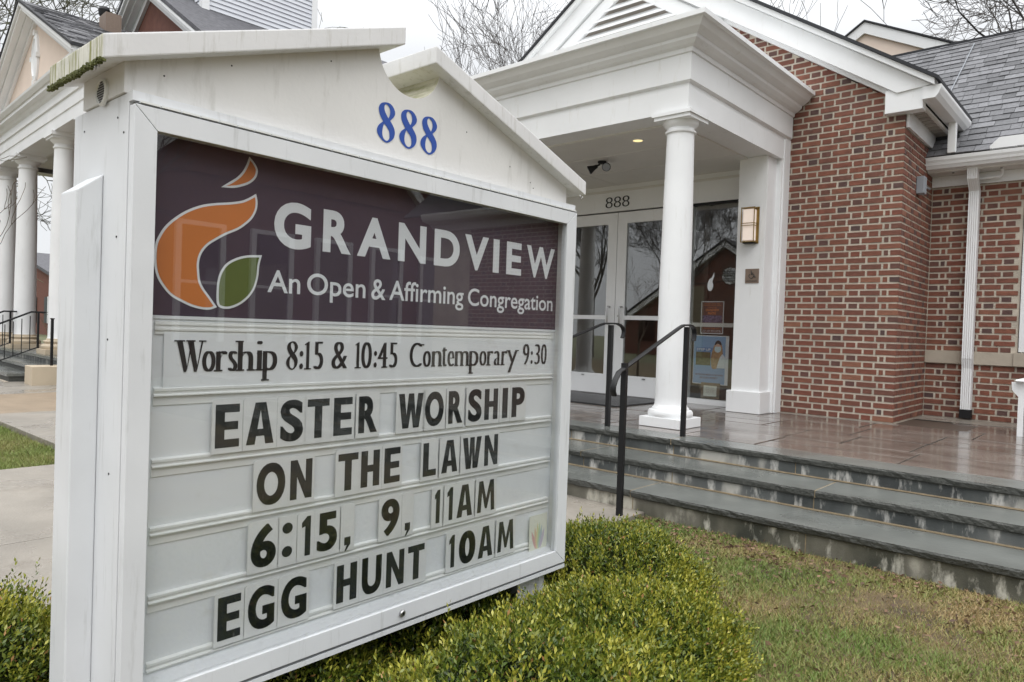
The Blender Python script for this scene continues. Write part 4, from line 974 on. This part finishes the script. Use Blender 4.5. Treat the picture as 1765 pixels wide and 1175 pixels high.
for a, b in ((.86,1.01), (2.315,2.465)):
    lg = SM().b(a,b,-.075,-.069,.13,.2655).b(a,b,-.37,-.364,.13,.2655).b((a+b)/2-.004,(a+b)/2+.004,-.364,-.075,.13,.2655).build('leg', M_sign, sign)
    SM().b(b-.035,b,-.069,-.05,.13,.2655).build('leg_flange', M_sign, lg)
    SM().b(a-.13,b+.08,-.47,.02,.04,.128).build('footing', M_conc, sign, bevel=.006)

# ------------------------------------------------------------------ vegetation helpers
def leaves_from(P, D, size, rnd, jitter=.35, asp=.42):
    """P (n,3) leaf bases, D (n,3) leaf directions -> folded rhombic leaves"""
    n = len(P); D = D/np.linalg.norm(D, axis=1)[:, None]
    A = rng.normal(size=(n, 3)); A -= (A*D).sum(1)[:, None]*D; A /= np.linalg.norm(A, axis=1)[:, None]
    N_ = np.cross(D, A); s = size[:, None]
    V = np.stack([P, P+D*s*.5+A*s*asp*.5+N_*s*.06, P+D*s, P+D*s*.5-A*s*asp*.5+N_*s*.06], 1).reshape(-1, 3)
    F = np.arange(n*4).reshape(n, 4)
    return V, F, rnd
def noise3(P, s, seed):
    r_ = np.random.default_rng(seed); out = np.zeros(len(P))
    for k in range(6):
        w_ = r_.normal(size=3)*s*(1+.5*k); ph = r_.uniform(0, 6.28); out += np.sin(P @ w_+ph)/(1+.5*k)
    return out/2.5
def boxwood(name, c, rad, h, nsh, label, seed, group='boxwood shrubs around the sign', zbase=.06, size=.0205):
    o = empty(name, (c[0], c[1], zbase), 0, label, 'shrub', group)
    u = rng.normal(size=(nsh, 3)); u[:, 2] = np.abs(u[:, 2])*.9-.15; u /= np.linalg.norm(u, axis=1)[:, None]
    sgn = np.sign(u); e_ = .75
    rr_ = 1+.13*noise3(u*3.2, 1.0, seed)+.075*noise3(u*8, 1.0, seed+1)
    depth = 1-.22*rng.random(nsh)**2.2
    up = rng.random(nsh) < .13; rr_[up] += rng.uniform(.03, .17, up.sum()); 
    P = u*np.array([rad[0], rad[1], h])*(rr_*depth)[:, None]
    P[:, 2] = np.maximum(P[:, 2], .02)
    nrm = u/np.array([rad[0], rad[1], h]); nrm /= np.linalg.norm(nrm, axis=1)[:, None]
    d = nrm*.8+np.array([0, 0, .75])+rng.normal(size=(nsh, 3))*.33; d /= np.linalg.norm(d, axis=1)[:, None]
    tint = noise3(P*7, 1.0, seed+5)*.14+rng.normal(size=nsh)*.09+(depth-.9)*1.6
    Ls = rng.uniform(.055, .105, nsh); Pb = []; Db = []; Sz = []; Rn = []
    K = 9
    a1 = np.cross(d, rng.normal(size=(nsh, 3))); a1 /= np.linalg.norm(a1, axis=1)[:, None]; a2 = np.cross(d, a1)
    for k in range(K):
        t = (k+.5)/K; ang = k*2.4; side = a1*math.cos(ang)+a2*math.sin(ang)
        Pb.append(P+d*(Ls*(t-.45))[:, None]); open_ = .95-.55*t
        Db.append(d*(.45+.7*t)+side*open_+rng.normal(size=(nsh, 3))*.12)
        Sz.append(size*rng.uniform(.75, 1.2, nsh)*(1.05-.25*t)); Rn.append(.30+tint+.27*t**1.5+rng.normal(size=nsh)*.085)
    P_ = np.concatenate(Pb); D_ = np.concatenate(Db); S_ = np.concatenate(Sz); R_ = np.clip(np.concatenate(Rn), .0, .80)
    br = rng.random(len(R_)) < .012; R_[br] = 1.0
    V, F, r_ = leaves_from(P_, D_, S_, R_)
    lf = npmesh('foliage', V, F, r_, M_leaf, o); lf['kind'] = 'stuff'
    # branch framework
    b = MB()
    for k in range(26):
        a = random.uniform(0, 2*PI); e2 = random.uniform(.1, 1.3); q = Vector((math.cos(a)*math.cos(e2)*rad[0]*.9, math.sin(a)*math.cos(e2)*rad[1]*.9, math.sin(e2)*h*.92))
        b.tube([(random.uniform(-.05,.05), random.uniform(-.05,.05), 0), q*.5+Vector((0,0,.04)), q], [.008,.005,.002], 5)
    b.build('branches', M_twig, o)
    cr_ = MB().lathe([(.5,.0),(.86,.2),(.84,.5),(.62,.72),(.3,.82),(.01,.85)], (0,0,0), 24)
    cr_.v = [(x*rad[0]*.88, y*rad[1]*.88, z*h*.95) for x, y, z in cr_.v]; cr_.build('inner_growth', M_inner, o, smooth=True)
    return o
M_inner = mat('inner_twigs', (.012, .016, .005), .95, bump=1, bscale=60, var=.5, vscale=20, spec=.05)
boxwood('boxwood_shrub', (-1.93, 2.90), (.46, .50), .285, 5200, 'yellow green boxwood shrub growing past the far lower corner of the sign', 11)
boxwood('boxwood_shrub', (-1.42, 2.20), (.42, .56), .27, 7600, 'yellow green boxwood shrub in front of the sign, middle one of the three', 14)
boxwood('boxwood_shrub', (-1.20, 1.44), (.44, .62), .37, 8800, 'yellow green boxwood shrub nearest the camera at the bottom of the picture', 21)
boxwood('boxwood_shrub', (-2.62, .42), (.42, .48), .40, 6500, 'boxwood shrub at the bottom left corner, left of the sign post', 31)
boxwood('boxwood_shrub', (-2.26, 1.20), (.42, .50), .20, 4600, 'shaded boxwood shrub under and behind the left half of the sign', 41)
boxwood('boxwood_shrub', (-2.30, 2.00), (.44, .52), .20, 4600, 'shaded boxwood shrub under and behind the right half of the sign', 51)

# lawns
def grass(name, x0, x1, y0, y1, n, zf, keep, gscale, seed, hgt=(.012,.034)):
    x = rng.uniform(x0, x1, n); y = rng.uniform(y0, y1, n); P = np.stack([x, y, np.zeros(n)], 1)
    k = keep(x, y); P = P[k]; n = len(P)
    g = noise3(P*1.0, 2.2, seed)+.6*noise3(P, 7, seed+1)+rng.normal(size=n)*.55
    P[:, 2] = zf
    h = rng.uniform(hgt[0], hgt[1], n)*(1+.25*g.clip(-1, 1))*1.15; a = rng.uniform(0, 2*PI, n)
    lean = rng.normal(size=(n, 2))*.9; dirv = np.stack([lean[:, 0], lean[:, 1], np.ones(n)], 1); dirv /= np.linalg.norm(dirv, axis=1)[:, None]
    wv = np.stack([np.cos(a), np.sin(a), np.zeros(n)], 1)*(rng.uniform(.0014, .0034, n))[:, None]
    V = np.stack([P-wv, P+wv, P+dirv*h[:, None]], 1).reshape(-1, 3)
    rn_ = np.clip((.52 if gscale > .2 else .64)+gscale*g, 0, 1)
    o = npmesh(name, V, np.arange(n*3).reshape(n, 3), rn_, M_grass); tag(o, kind='stuff'); return o
keepR = lambda x, y: (y < 4.21) & ~((x < -1.75) & (y < 2.9))
g1 = grass('grass', -2.5, .7, .9, 4.22, 230000, .066, keepR, .26, 3); tag(g1, 'short patchy grass, half straw coloured, below the front steps', 'grass')
g2 = grass('grass', -14, -6.63, .6, 2.15, 110000, .037, lambda x, y: y > .2, .10, 8, (.02, .05)); tag(g2, 'short green grass strip between the concrete walks', 'grass')
# leaf litter at the foot of the steps
n = 12000; x = rng.uniform(-2.5, .6, n); y = rng.uniform(1.5, 4.2, n)
kp = rng.random(n) < np.clip(1.2-(4.2-y)*1.5, .12, 1)*np.where(x < -1.4, 1.0, .45); x = x[kp]; y = y[kp]; n = len(x)
D = rng.normal(size=(n, 3)); D[:, 2] *= .25
V, F, r_ = leaves_from(np.stack([x, y, np.full(n, .082)+rng.random(n)*.01], 1), D, rng.uniform(.012, .036, n), rng.random(n), asp=.5)
lt = npmesh('leaf_litter', V, F, r_, M_litter); tag(lt, 'brown leaf litter along the foot of the steps', 'leaf litter', kind='stuff')

# bare trees
def grow(mb, p, d, L, r_, lev, maxlev, spread=.5, up=.12, nseg=4, kids=(2, 4), minr=.004, gn=.18):
    pts = [p.copy()]; rad = [r_]; cur = p.copy(); dd = d.normalized()
    r1 = r_*(.55 if lev < maxlev else .3)
    for i in range(nseg):
        dd = (dd+Vector((random.gauss(0, gn), random.gauss(0, gn), random.gauss(0, gn)+up))).normalized()
        cur = cur+dd*(L/nseg); pts.append(cur.copy()); rad.append(max(minr, r_+(r1-r_)*(i+1)/nseg))
    mb.tube(pts, rad, 6 if r_ > .04 else 3, caps=False)
    if lev >= maxlev: return
    k = random.randint(*kids)+(1 if lev == 0 else 0)
    for j in range(k):
        i = random.randint(1, nseg) if j else nseg
        t = pts[i]; az = random.uniform(0, 2*PI); o_ = dd.orthogonal().normalized(); q = dd.cross(o_)
        s_ = spread*random.uniform(.6, 1.3); nd_ = (dd+(o_*math.cos(az)+q*math.sin(az))*s_*1.2).normalized()
        grow(mb, t, nd_, L*random.uniform(.62, .85), max(minr, rad[i]*random.uniform(.55, .8)), lev+1, maxlev, spread, up, nseg, kids, minr, gn)
def tree(name, loc, h, r_, lev, label, seed, m=None, spread=.55, up=.10, kids=(2, 4), lean=(0, 0), minr=.006, group=None, trunk=.28):
    random.seed(seed); m = m or M_bark
    o = empty(name, loc, 0, label, 'tree', group)
    t = MB(); th = h*trunk; top = Vector((lean[0]*th, lean[1]*th, th))
    t.tube([(0,0,-.1), (0,0,th*.1), top*.5, top], [r_*1.35, r_*1.05, r_*.9, r_*.75], 10); t.build('trunk', m, o, smooth=True)
    c = MB()
    for k in range(4):
        a = 2*PI*k/4+random.uniform(-.5, .5); d = Vector((math.cos(a)*.55+lean[0], math.sin(a)*.55+lean[1], 1.0))
        grow(c, top-Vector((0,0,th*.04*k)), d, h*.24, r_*.5, 1, lev, spread, up, 4, kids, minr)
    cr = c.build('crown', m, o, recalc=False); return o
random.seed(5)
tree('bare_tree', (-23.5, 27, 0), 19, .22, 6, 'bare deciduous tree rising behind the porch roof, left of the louvred gable', 3, up=.10, spread=.5, kids=(2, 4), minr=.008, group='bare trees beyond the church')
tree('bare_tree', (-18, 25, 0), 18, .20, 6, 'bare deciduous tree close beside the louvred gable behind the porch', 17, up=.10, spread=.5, kids=(2, 4), minr=.008, group='bare trees beyond the church')
tree('bare_tree', (-2.4, 24, 0), 17, .24, 6, 'bare deciduous tree above the right shingled roof', 9, up=.03, spread=.6, kids=(3, 4), minr=.008, group='bare trees beyond the church')
tree('bare_tree', (-46, 34, 0), 15, .25, 5, 'pale distant bare tree just showing over the left cap of the sign', 4, up=.12, kids=(2, 4), minr=.015, group='bare trees beyond the church')
tree('bare_tree', (-27, 8.5, 0), 18, .36, 6, 'big mossy bare tree spreading above the columned portico', 12, M_barkm, up=.0, spread=.7, kids=(3, 4), minr=.009, group='bare trees beyond the church', lean=(.1, -.1))
tree('bare_tree', (-33, 5.0, 0), 19, .36, 6, 'mossy bare tree behind the portico, at the left edge', 25, M_barkm, up=.02, spread=.65, kids=(3, 4), minr=.010, group='bare trees beyond the church')
tree('small_bare_tree', (-9.0, 1.33, .04), 3.5, .03, 5, 'slender leafless young tree reaching in from the left edge', 31, M_twig, up=.10, spread=.6, kids=(2, 3), minr=.0028, trunk=.30)

# ------------------------------------------------------------------ columned church on the left
CA = R(-2.5)
ch = empty('columned_church', (-15, 4.3, 0), CA, 'white columned church portico with cream pediment, grey roof and clapboard tower at the left', 'building')
def cb(a, b, name, m, parent=None, bevel=0): return MB().box(a, b).build(name, m, parent or ch, bevel=bevel)
CF = .51; CX = -2.67
M_lime = mat('limestone_base', (.50, .42, .31), .7, bump=.1, bscale=30, var=.08, vscale=3)
for cx in (.86, -1.19, -4.15, -6.2):
    c = MB().lathe([(.225,.30),(.215,.35),(.213,.5),(.21,1.6),(.20,2.8),(.178,4.02),(.178,4.03),(.20,4.05),(.20,4.075),(.18,4.085),(.18,4.13),(.21,4.15),(.245,4.19),(.25,4.215)], (cx,.30,CF), 40).build('column', M_paint, ch, smooth=True)
    MB().lathe([(.001,.10),(.31,.10),(.325,.13),(.325,.165),(.30,.20),(.265,.205),(.262,.225),(.28,.235),(.285,.255),(.275,.275),(.24,.28),(.235,.31),(.001,.31)], (cx,.30,CF), 40).build('column_base', M_lime, c, smooth=True)
    MB().box((cx-.33,-.03,CF),(cx+.33,.63,CF+.10)).build('plinth', M_lime, c, bevel=.006)
    MB().box((cx-.27,.03,CF+4.215),(cx+.27,.57,CF+4.255)).build('abacus', M_paint, c)
    MB().box((cx-.30,.0,CF+4.255),(cx+.30,.60,CF+4.33)).build('abacus', M_paint, c)
# entablature with cornice (front and right side mitred)
EX0, EX1 = -6.46, 1.10
prof2 = [(0,4.84),(0,5.06),(.02,5.07),(.02,5.28),(.05,5.29),(.055,5.33),(.02,5.335),(.02,5.48),(.06,5.50),(.09,5.56),(.17,5.585),(.17,5.65),(.20,5.66),(.25,5.73),(.26,5.77)]
v = []; f = []
for o_, z in prof2: v += [(EX0-o_,9,z),(EX0-o_,.05-o_,z),(EX1+o_,.05-o_,z),(EX1+o_,9,z)]
for i in range(len(prof2)-1):
    for k in range(3): a = i*4+k; f.append((a,a+1,a+5,a+4))
n = len(prof2)*4; f.append((n-4,n-3,n-2,n-1)); v += [(EX0+.5,9,4.84),(EX0+.5,.55,4.84),(EX1-.5,.55,4.84),(EX1-.5,9,4.84)]
for k in range(3): f.append((k,n+k,n+k+1,k+1))
MB().add(v, f).build('entablature', M_paint, ch)
cb((EX0+.5,.55,4.95),(EX1-.5,3.1,5.0), 'porch_ceiling', M_soffit)
MB().box((EX0+.5,.55,4.84),(EX1-.5,.6,4.95)).build('entablature', M_soffit, ch)
# pediment
zb_, za_, hw_ = 5.77, 7.72, 3.92
fx = lambda a, b, d: (a, d, b)
MB().prism([(CX-3.6,zb_+.0),(CX+3.6,zb_+.0),(CX,za_-.16)], fx, .10, .3).build('tympanum', M_stucco, ch)
sl_ = (za_-zb_-.0)/hw_
for sg_ in (1, -1):
    for (o1, o2, d_) in ((0,.07,-.24),(.07,.15,-.20),(.15,.22,-.08),(.22,.34,.04)):
        MB().prism([(CX,za_-o1+.001),(CX+sg_*hw_,zb_+.08-o1),(CX+sg_*(hw_-.0),zb_+.08-o2),(CX,za_-o2)], fx, d_, .102).build('raking_cornice', M_paint, ch)
ov = MB().lathe([(.001,0),(.24,0),(.24,.04),(.19,.06),(.18,.03),(.001,.03)], (0,0,0), 28); ov.v = [(x, y*2.1, z) for x, y, z in ov.v]
ov.xf(Matrix.Translation((CX,.10,6.66)) @ Matrix.Rotation(PI/2, 4, 'X')); ow = ov.build('oval_window', M_paint, ch, smooth=True)
for z_ in (6.13, 7.17): MB().box((CX-.05,.03,z_-.05),(CX+.05,.1,z_+.05)).build('keystone', M_paint, ow)
for x_ in (CX-.28, CX+.21): MB().box((x_-.0,.03,6.62),(x_+.07,.1,6.71)).build('keystone', M_paint, ow)
# portico roof with weathered shingles
def roof_pl(x_e, z_e, y0, y1, side, name='roof'):
    mb = MB(); th = .05
    MBd = MB().prism([(CX,za_+.05),(CX+side*(hw_+.05),zb_+.12),(CX+side*(hw_+.05),zb_+.07),(CX,za_+.0)], fx, y0, y1).build(name, M_roof, ch)
    ang = math.atan2(za_-zb_-.07, hw_+.05); Ls = math.hypot(za_-zb_-.07, hw_+.05); r_ = 0; q = MB()
    while r_*.16 < Ls-.1:
        y = y0-.02+random.uniform(0, .2)
        while y < y1:
            wd = random.uniform(.15, .35); s0 = Ls-r_*.16; s1 = s0-.17; t_ = random.uniform(.008, .022)
            P = lambda s, h: (CX+side*(s*math.cos(ang)+h*math.sin(ang)), za_+.055-s*math.sin(ang)+h*math.cos(ang))
            a_, b_, c_, d_ = P(s0, 0), P(s0, t_), P(s1, .002), P(s1, 0)
            e2 = min(y+wd-.006, y1)
            q.add([(a_[0],y,a_[1]),(b_[0],y,b_[1]),(c_[0],y,c_[1]),(a_[0],e2,a_[1]),(b_[0],e2,b_[1]),(c_[0],e2,c_[1])], [(0,1,2),(3,5,4),(1,4,5,2),(0,3,4,1)], random.random()); y += wd
        r_ += 1
    if side > 0: o = q.build('shingle', M_oldshing, MBd, recalc=False); o['kind'] = 'stuff'
random.seed(3)
roof_pl(0, 0, -.26, 9, 1); roof_pl(0, 0, -.26, 9, -1)
# roof furniture: small brick chimney and pipe vent
chm = cb((CX+.75,1.05,7.1),(CX+1.2,1.35,7.62), 'chimney', M_bronze)
MB().lathe([(.05,0),(.05,.28),(.10,.30),(.12,.42),(.09,.48),(.001,.5)], (CX+.55,1.2,7.45), 14).build('roof_vent', M_dark, ch, smooth=True)
# main body of the church behind, brick gable with white cornice
cb((-7.4,3.1,0),(2.2,16,6.4), 'wall', MATS['far_brick'])
GB, GA, GH = 6.0, 9.05, 4.95
MB().prism([(CX-4.3,6.4),(CX+4.3,6.4),(CX,8.75)], fx, 2.32, 2.6).build('gable_wall', MATS['far_brick'], ch)
for sg_ in (1, -1):
    for (o1, o2, d_) in ((0,.07,1.92),(.07,.16,1.98),(.16,.22,2.1),(.22,.40,2.25)):
        MB().prism([(CX,GA-o1),(CX+sg_*GH,6.05-o1+.35-.35),(CX+sg_*GH,6.05-o2),(CX,GA-o2)], fx, d_, 2.4).build('raking_cornice', M_paint, ch)
    MB().prism([(CX,GA+.09),(CX+sg_*(GH+.05),6.05+.09),(CX+sg_*(GH+.05),6.05+.01),(CX,GA+.01)], fx, 1.9, 16).build('roof', M_oldshing, ch)
# clapboard tower
TX0, TX1, TY0, TY1 = -4.14, -1.20, 2.92, 5.72
tw = MB(); 
tower = cb((TX0+.02,TY0+.02,6.4),(TX1-.02,TY1-.02,13), 'tower', M_clap)
z = 6.9; bi = 0
while z < 10.6:
    v = [(TX0-.0,TY0-.018,z),(TX1,TY0-.018,z),(TX1+.018,TY0,z),(TX1+.018,TY1,z)]
    m = MB()
    m.add([(TX0,TY0-.022,z),(TX1-.13,TY0-.022,z),(TX1-.13,TY0+.0,z+.105),(TX0,TY0+.0,z+.105),(TX0,TY0+.02,z),(TX1-.13,TY0+.02,z)], [(0,1,2,3),(0,4,5,1)])
    m.add([(TX1+.022,TY0+.13,z),(TX1+.022,TY1-.13,z),(TX1,TY1-.13,z+.105),(TX1,TY0+.13,z+.105),(TX1-.02,TY0+.13,z),(TX1-.02,TY1-.13,z)], [(0,1,2,3),(0,4,5,1)])
    m.build('clapboard', M_clap, tower, recalc=False); z += .105
cb((TX1-.13,TY0-.035,6.9),(TX1+.03,TY0-.004,13), 'corner_board', M_paint, tower); cb((TX1-.0,TY0-.034,6.9),(TX1+.035,TY0+.13,13), 'corner_board', M_paint, tower)
cb((TX1+.0,TY1-.13,6.9),(TX1+.035,TY1+.02,13), 'corner_board', M_paint, tower)
# portico floor, steps, inner wall
cb((-7.2,-.02,0),(1.9,3.1,CF-.05), 'porch_base', M_riser)
cb((-7.2,-.10,CF-.05),(1.95,3.1,CF), 'tread', M_blue_stone)
for k, (x1_, yy, z_) in enumerate(((.42,-.45,.365), (.02,-.80,.225))):
    cb((-7.2,yy,z_-.05),(x1_,yy+.42,z_), 'tread', M_blue_stone); cb((-7.2,yy+.04,.05),(x1_-.02,yy+.42,z_-.05), 'riser', M_edge)
cb((-7.2,-.84,.075),(.03,-.78,.09), 'mortar_joint', M_stone)
cb((.45,-.62,.05),(.95,-.12,.40), 'cheek_block', M_lime, bevel=.008)
# handrails of the portico: two alike
def prail(s0, lab):
    e_ = empty('stair_railing', (0,0,0), CA, lab, 'railing', 'black iron railings on the portico steps')
    e_.location = (-15+s0*math.cos(CA), 4.3+s0*math.sin(CA), 0)
    y0_, y1_ = -1.1, .0
    MB().box((-.018,-.018,CF),(.018,.018,CF+.82)).build('post', M_dark, e_); MB().box((-.018,y0_-.018,.07),(.018,y0_+.018,.85)).build('post', M_dark, e_)
    MB().tube([(0,.12,CF+.82),(0,-.12,CF+.82),(0,y0_,.86),(0,y0_-.1,.80)], .018, 6).build('rail', M_dark, e_)
    MB().tube([(0,0,CF+.12),(0,y0_,.17)], .012, 6).build('rail', M_dark, e_)
    for k in range(1, 8):
        t = k/8; y = y0_*t; MB().box((-.007,y-.007,CF+.12-(CF-.05)*t),(.007,y+.007,CF+.80-(CF-.03)*t)).build('baluster', M_dark, e_)
    return e_
def prailx(s0, s1, off, lab):
    """railing running along the steps' long side"""
    e_ = empty('stair_railing', (-15+s0*math.cos(CA)-off*math.sin(CA), 4.3+s0*math.sin(CA)+off*math.cos(CA), 0), CA, lab, 'railing', 'black iron railings on the portico steps')
    L_ = s1-s0
    return e_
prail(-1.55, 'black iron stair railing of the portico, right of the pair')
prail(-4.0, 'black iron stair railing of the portico, left of the pair')
hp = empty('iron_post', (-14.35, 4.0, .36), 0, 'black iron post just left of the sign, beyond the concrete walk', 'post')
MB().box((-.02,-.02,0),(.02,.02,.85)).build('post', M_dark, hp); MB().box((-.028,-.028,.85),(.028,.028,.87)).build('post_cap', M_dark, hp)
# clipped bush and brick house seen between the columns
nb = empty('clipped_shrub', (-21.2, 7.9, 0), 0, 'dark clipped evergreen shrub seen between the white columns', 'shrub')
P = rng.normal(size=(9000, 3)); P /= np.linalg.norm(P, axis=1)[:, None]; P = np.sign(P)*np.abs(P)**.6; P *= np.array([.6,.6,.72])*(.9+.15*rng.random(9000))[:, None]; P[:, 2] += .78
V, F, r_ = leaves_from(P, rng.normal(size=P.shape), rng.uniform(.03,.06,9000), rng.uniform(0,.25,9000)); npmesh('foliage', V, F, r_, M_leaf, nb)['kind'] = 'stuff'
MB().lathe([(.4,.1),(.5,.4),(.5,1.1),(.35,1.4),(.01,1.45)], (0,0,0), 16).build('inner_growth', M_bush2, nb)
bh = empty('brick_house', (-54, 14, 0), 0, 'distant brick gabled house with dark shutter seen between the white columns', 'house')
MB().prism([(-12,0),(7,0),(7,2.95),(-3.5,5.3),(-12,3.4)], lambda a, b, d: (a, d, b), 0, 8).build('wall', MATS['far_brick'], bh)
MB().prism([(-12.4,3.3),(-12.4,3.5),(-3.5,5.5),(7.4,3.06),(7.4,2.86),(-3.5,5.3)], lambda a, b, d: (a, d, b), -.3, 8.3).build('roof', M_oldshing, bh)
for x_ in (-7.5,-.6,3.6):
    wn = MB().box((x_-.5,-.05,.8),(x_+.5,.02,2.3)).build('window', M_sgl, bh)
    MB().box((x_-.62,-.08,.72),(x_-.5,0,2.38)).build('window_frame', M_paint, wn); MB().box((x_+.5,-.08,.72),(x_+.62,0,2.38)).build('window_frame', M_paint, wn)
    MB().box((x_-1.2,-.09,.75),(x_-.65,-.01,2.35)).build('shutter', M_shut, bh); MB().box((x_+.65,-.09,.75),(x_+1.2,-.01,2.35)).build('shutter', M_shut, bh)

# cream gable behind the right-hand roof
cg = empty('cream_gable_building', (-5.87, 20, 0), 0, 'cream stucco gabled building behind the right shingled roof', 'building')
MB().prism([(-3.0,0),(3.2,0),(3.2,7.5),(.0,9.45),(-3.0,7.6)], lambda a, b, d: (a, d, b), 0, 6).build('wall', M_stucco, cg)
MB().prism([(-3.0,7.65),(0,9.62),(3.4,7.85),(3.4,7.58),(0,9.33),(-3.0,7.4)], lambda a, b, d: (a, d, b), -.08, -.002).build('rake_board', M_paint, cg)
MB().prism([(-3.05,7.69),(0,9.67),(3.45,7.89),(3.45,7.855),(0,9.625),(-3.05,7.655)], lambda a, b, d: (a, d, b), -.12, 6.2).build('roof', M_roof, cg)

# ------------------------------------------------------------------ across the street: what the panes reflect
hh = empty('brick_hall', (-19.4, -25, 0), 0, 'brick gabled hall with round louvred vent across the street, seen reflected in the sidelight', 'building')
fy = lambda a, b, d: (a, d, b)
MB().prism([(-7,0),(6,0),(6,2.9),(0,6.9),(-7,2.3)], fy, -8, 0).build('wall', MATS['far_brick'], hh)
MB().prism([(-7.4,2.2),(0,7.1),(6.4,2.8),(6.4,2.45),(0,6.75),(-7.4,1.85)], fy, 0, .25).build('rake_board', M_paint, hh)
MB().prism([(-7.4,2.35),(0,7.25),(6.4,2.95),(6.4,2.82),(0,7.12),(-7.4,2.22)], fy, -8.2, .3).build('roof', M_roof, hh)
vt = MB().lathe([(.5,0),(.5,.06),(.001,.06)], (0,0,0), 24); vt.xf(Matrix.Translation((.35,.0,5.0)) @ Matrix.Rotation(-PI/2, 4, 'X')); vo2 = vt.build('round_vent', M_paint, hh)
for k in range(5): MB().box((-.05,.065,4.68+k*.14),(.75,.09,4.73+k*.14)).build('louvre', M_gray, vo2)
MB().box((-3.2,.0,0),(-1.3,.12,4.4)).build('siding_panel', M_tan, hh)
for x_ in (-5.3, 3.2): 
    wn = MB().box((x_-.6,0,.9),(x_+.6,.06,2.4)).build('window', M_sgl, hh); MB().box((x_-.68,0,2.4),(x_+.68,.09,2.5)).build('window_frame', M_paint, wn)
ph = empty('parish_house', (13, 13, 0), 0, 'brick parish house with tall white pilasters east of the lawn, seen reflected in the sign', 'building')
fx2 = lambda a, b, d: (d, a, b)
MB().prism([(-12,0),(16,0),(16,6.2),(-12,6.2)], fx2, 0, 10).build('wall', MATS['far_brick'], ph)
MB().prism([(-6.5,4.6),(1.5,4.6),(-2.5,8.2)], fx2, -.9, 5).build('gable_wall', MATS['far_brick'], ph)
MB().box((-.85,-6.2,0),(0,1.2,4.6)).build('wall', MATS['far_brick'], ph)
for s_ in (1, -1): MB().prism([(-2.5,8.5),(-2.5+s_*4.5,4.5),(-2.5+s_*4.5,4.2),(-2.5,8.15)], fx2, -1.1, -.9).build('rake_board', M_paint, ph)
MB().prism([(-12.3,6.2),(16.3,6.2),(16.3,6.5),(-12.3,6.5)], fx2, -.5, 10).build('eave', M_paint, ph)
MB().add([(-.5,-12.3,6.5),(-.5,16.3,6.5),(5,16.3,10.5),(5,-12.3,10.5),(10.5,-12.3,6.5),(10.5,16.3,6.5)], [(0,1,2,3),(3,2,5,4)]).build('roof', M_oldshing, ph)
for k, y_ in enumerate((-5.2,-3.4,-1.6,.2,2.8,4.6,6.4,8.6,10.4,12.6)):
    off_ = -.86 if y_ < 1.2 else -.01
    wn = MB().box((off_-.05,y_-.45,.9),(off_,y_+.45,3.4)).build('window', M_sgl, ph)
    for a, b in (((off_-.1,y_-.58,.8),(off_,y_-.45,3.5)), ((off_-.1,y_+.45,.8),(off_,y_+.58,3.5)), ((off_-.1,y_-.45,3.4),(off_,y_+.45,3.5)), ((off_-.09,y_-.45,2.1),(off_-.02,y_+.45,2.17))): MB().box(a, b).build('window_frame', M_paint, wn)
tree('bare_tree', (-22, -15, 0), 12, .16, 7, 'bare tree across the lawn behind the camera, seen reflected in the door glass', 41, spread=.6, kids=(3, 4), minr=.007, group='bare trees across the street')
tree('bare_tree', (-16.5, -14, 0), 11, .14, 7, 'bare tree by the street behind the camera, reflected in the right door', 42, spread=.65, kids=(3, 4), minr=.006, group='bare trees across the street')
tree('bare_tree', (9.5, 4.2, 0), 8, .2, 5, 'bare tree in front of the parish house, reflected in the sign banner', 43, spread=.6, kids=(2, 4), minr=.012, group='bare trees across the street')
print('objects', len(bpy.data.objects), 'tris', sum(len(o.data.polygons) for o in bpy.data.objects if o.type == 'MESH'))
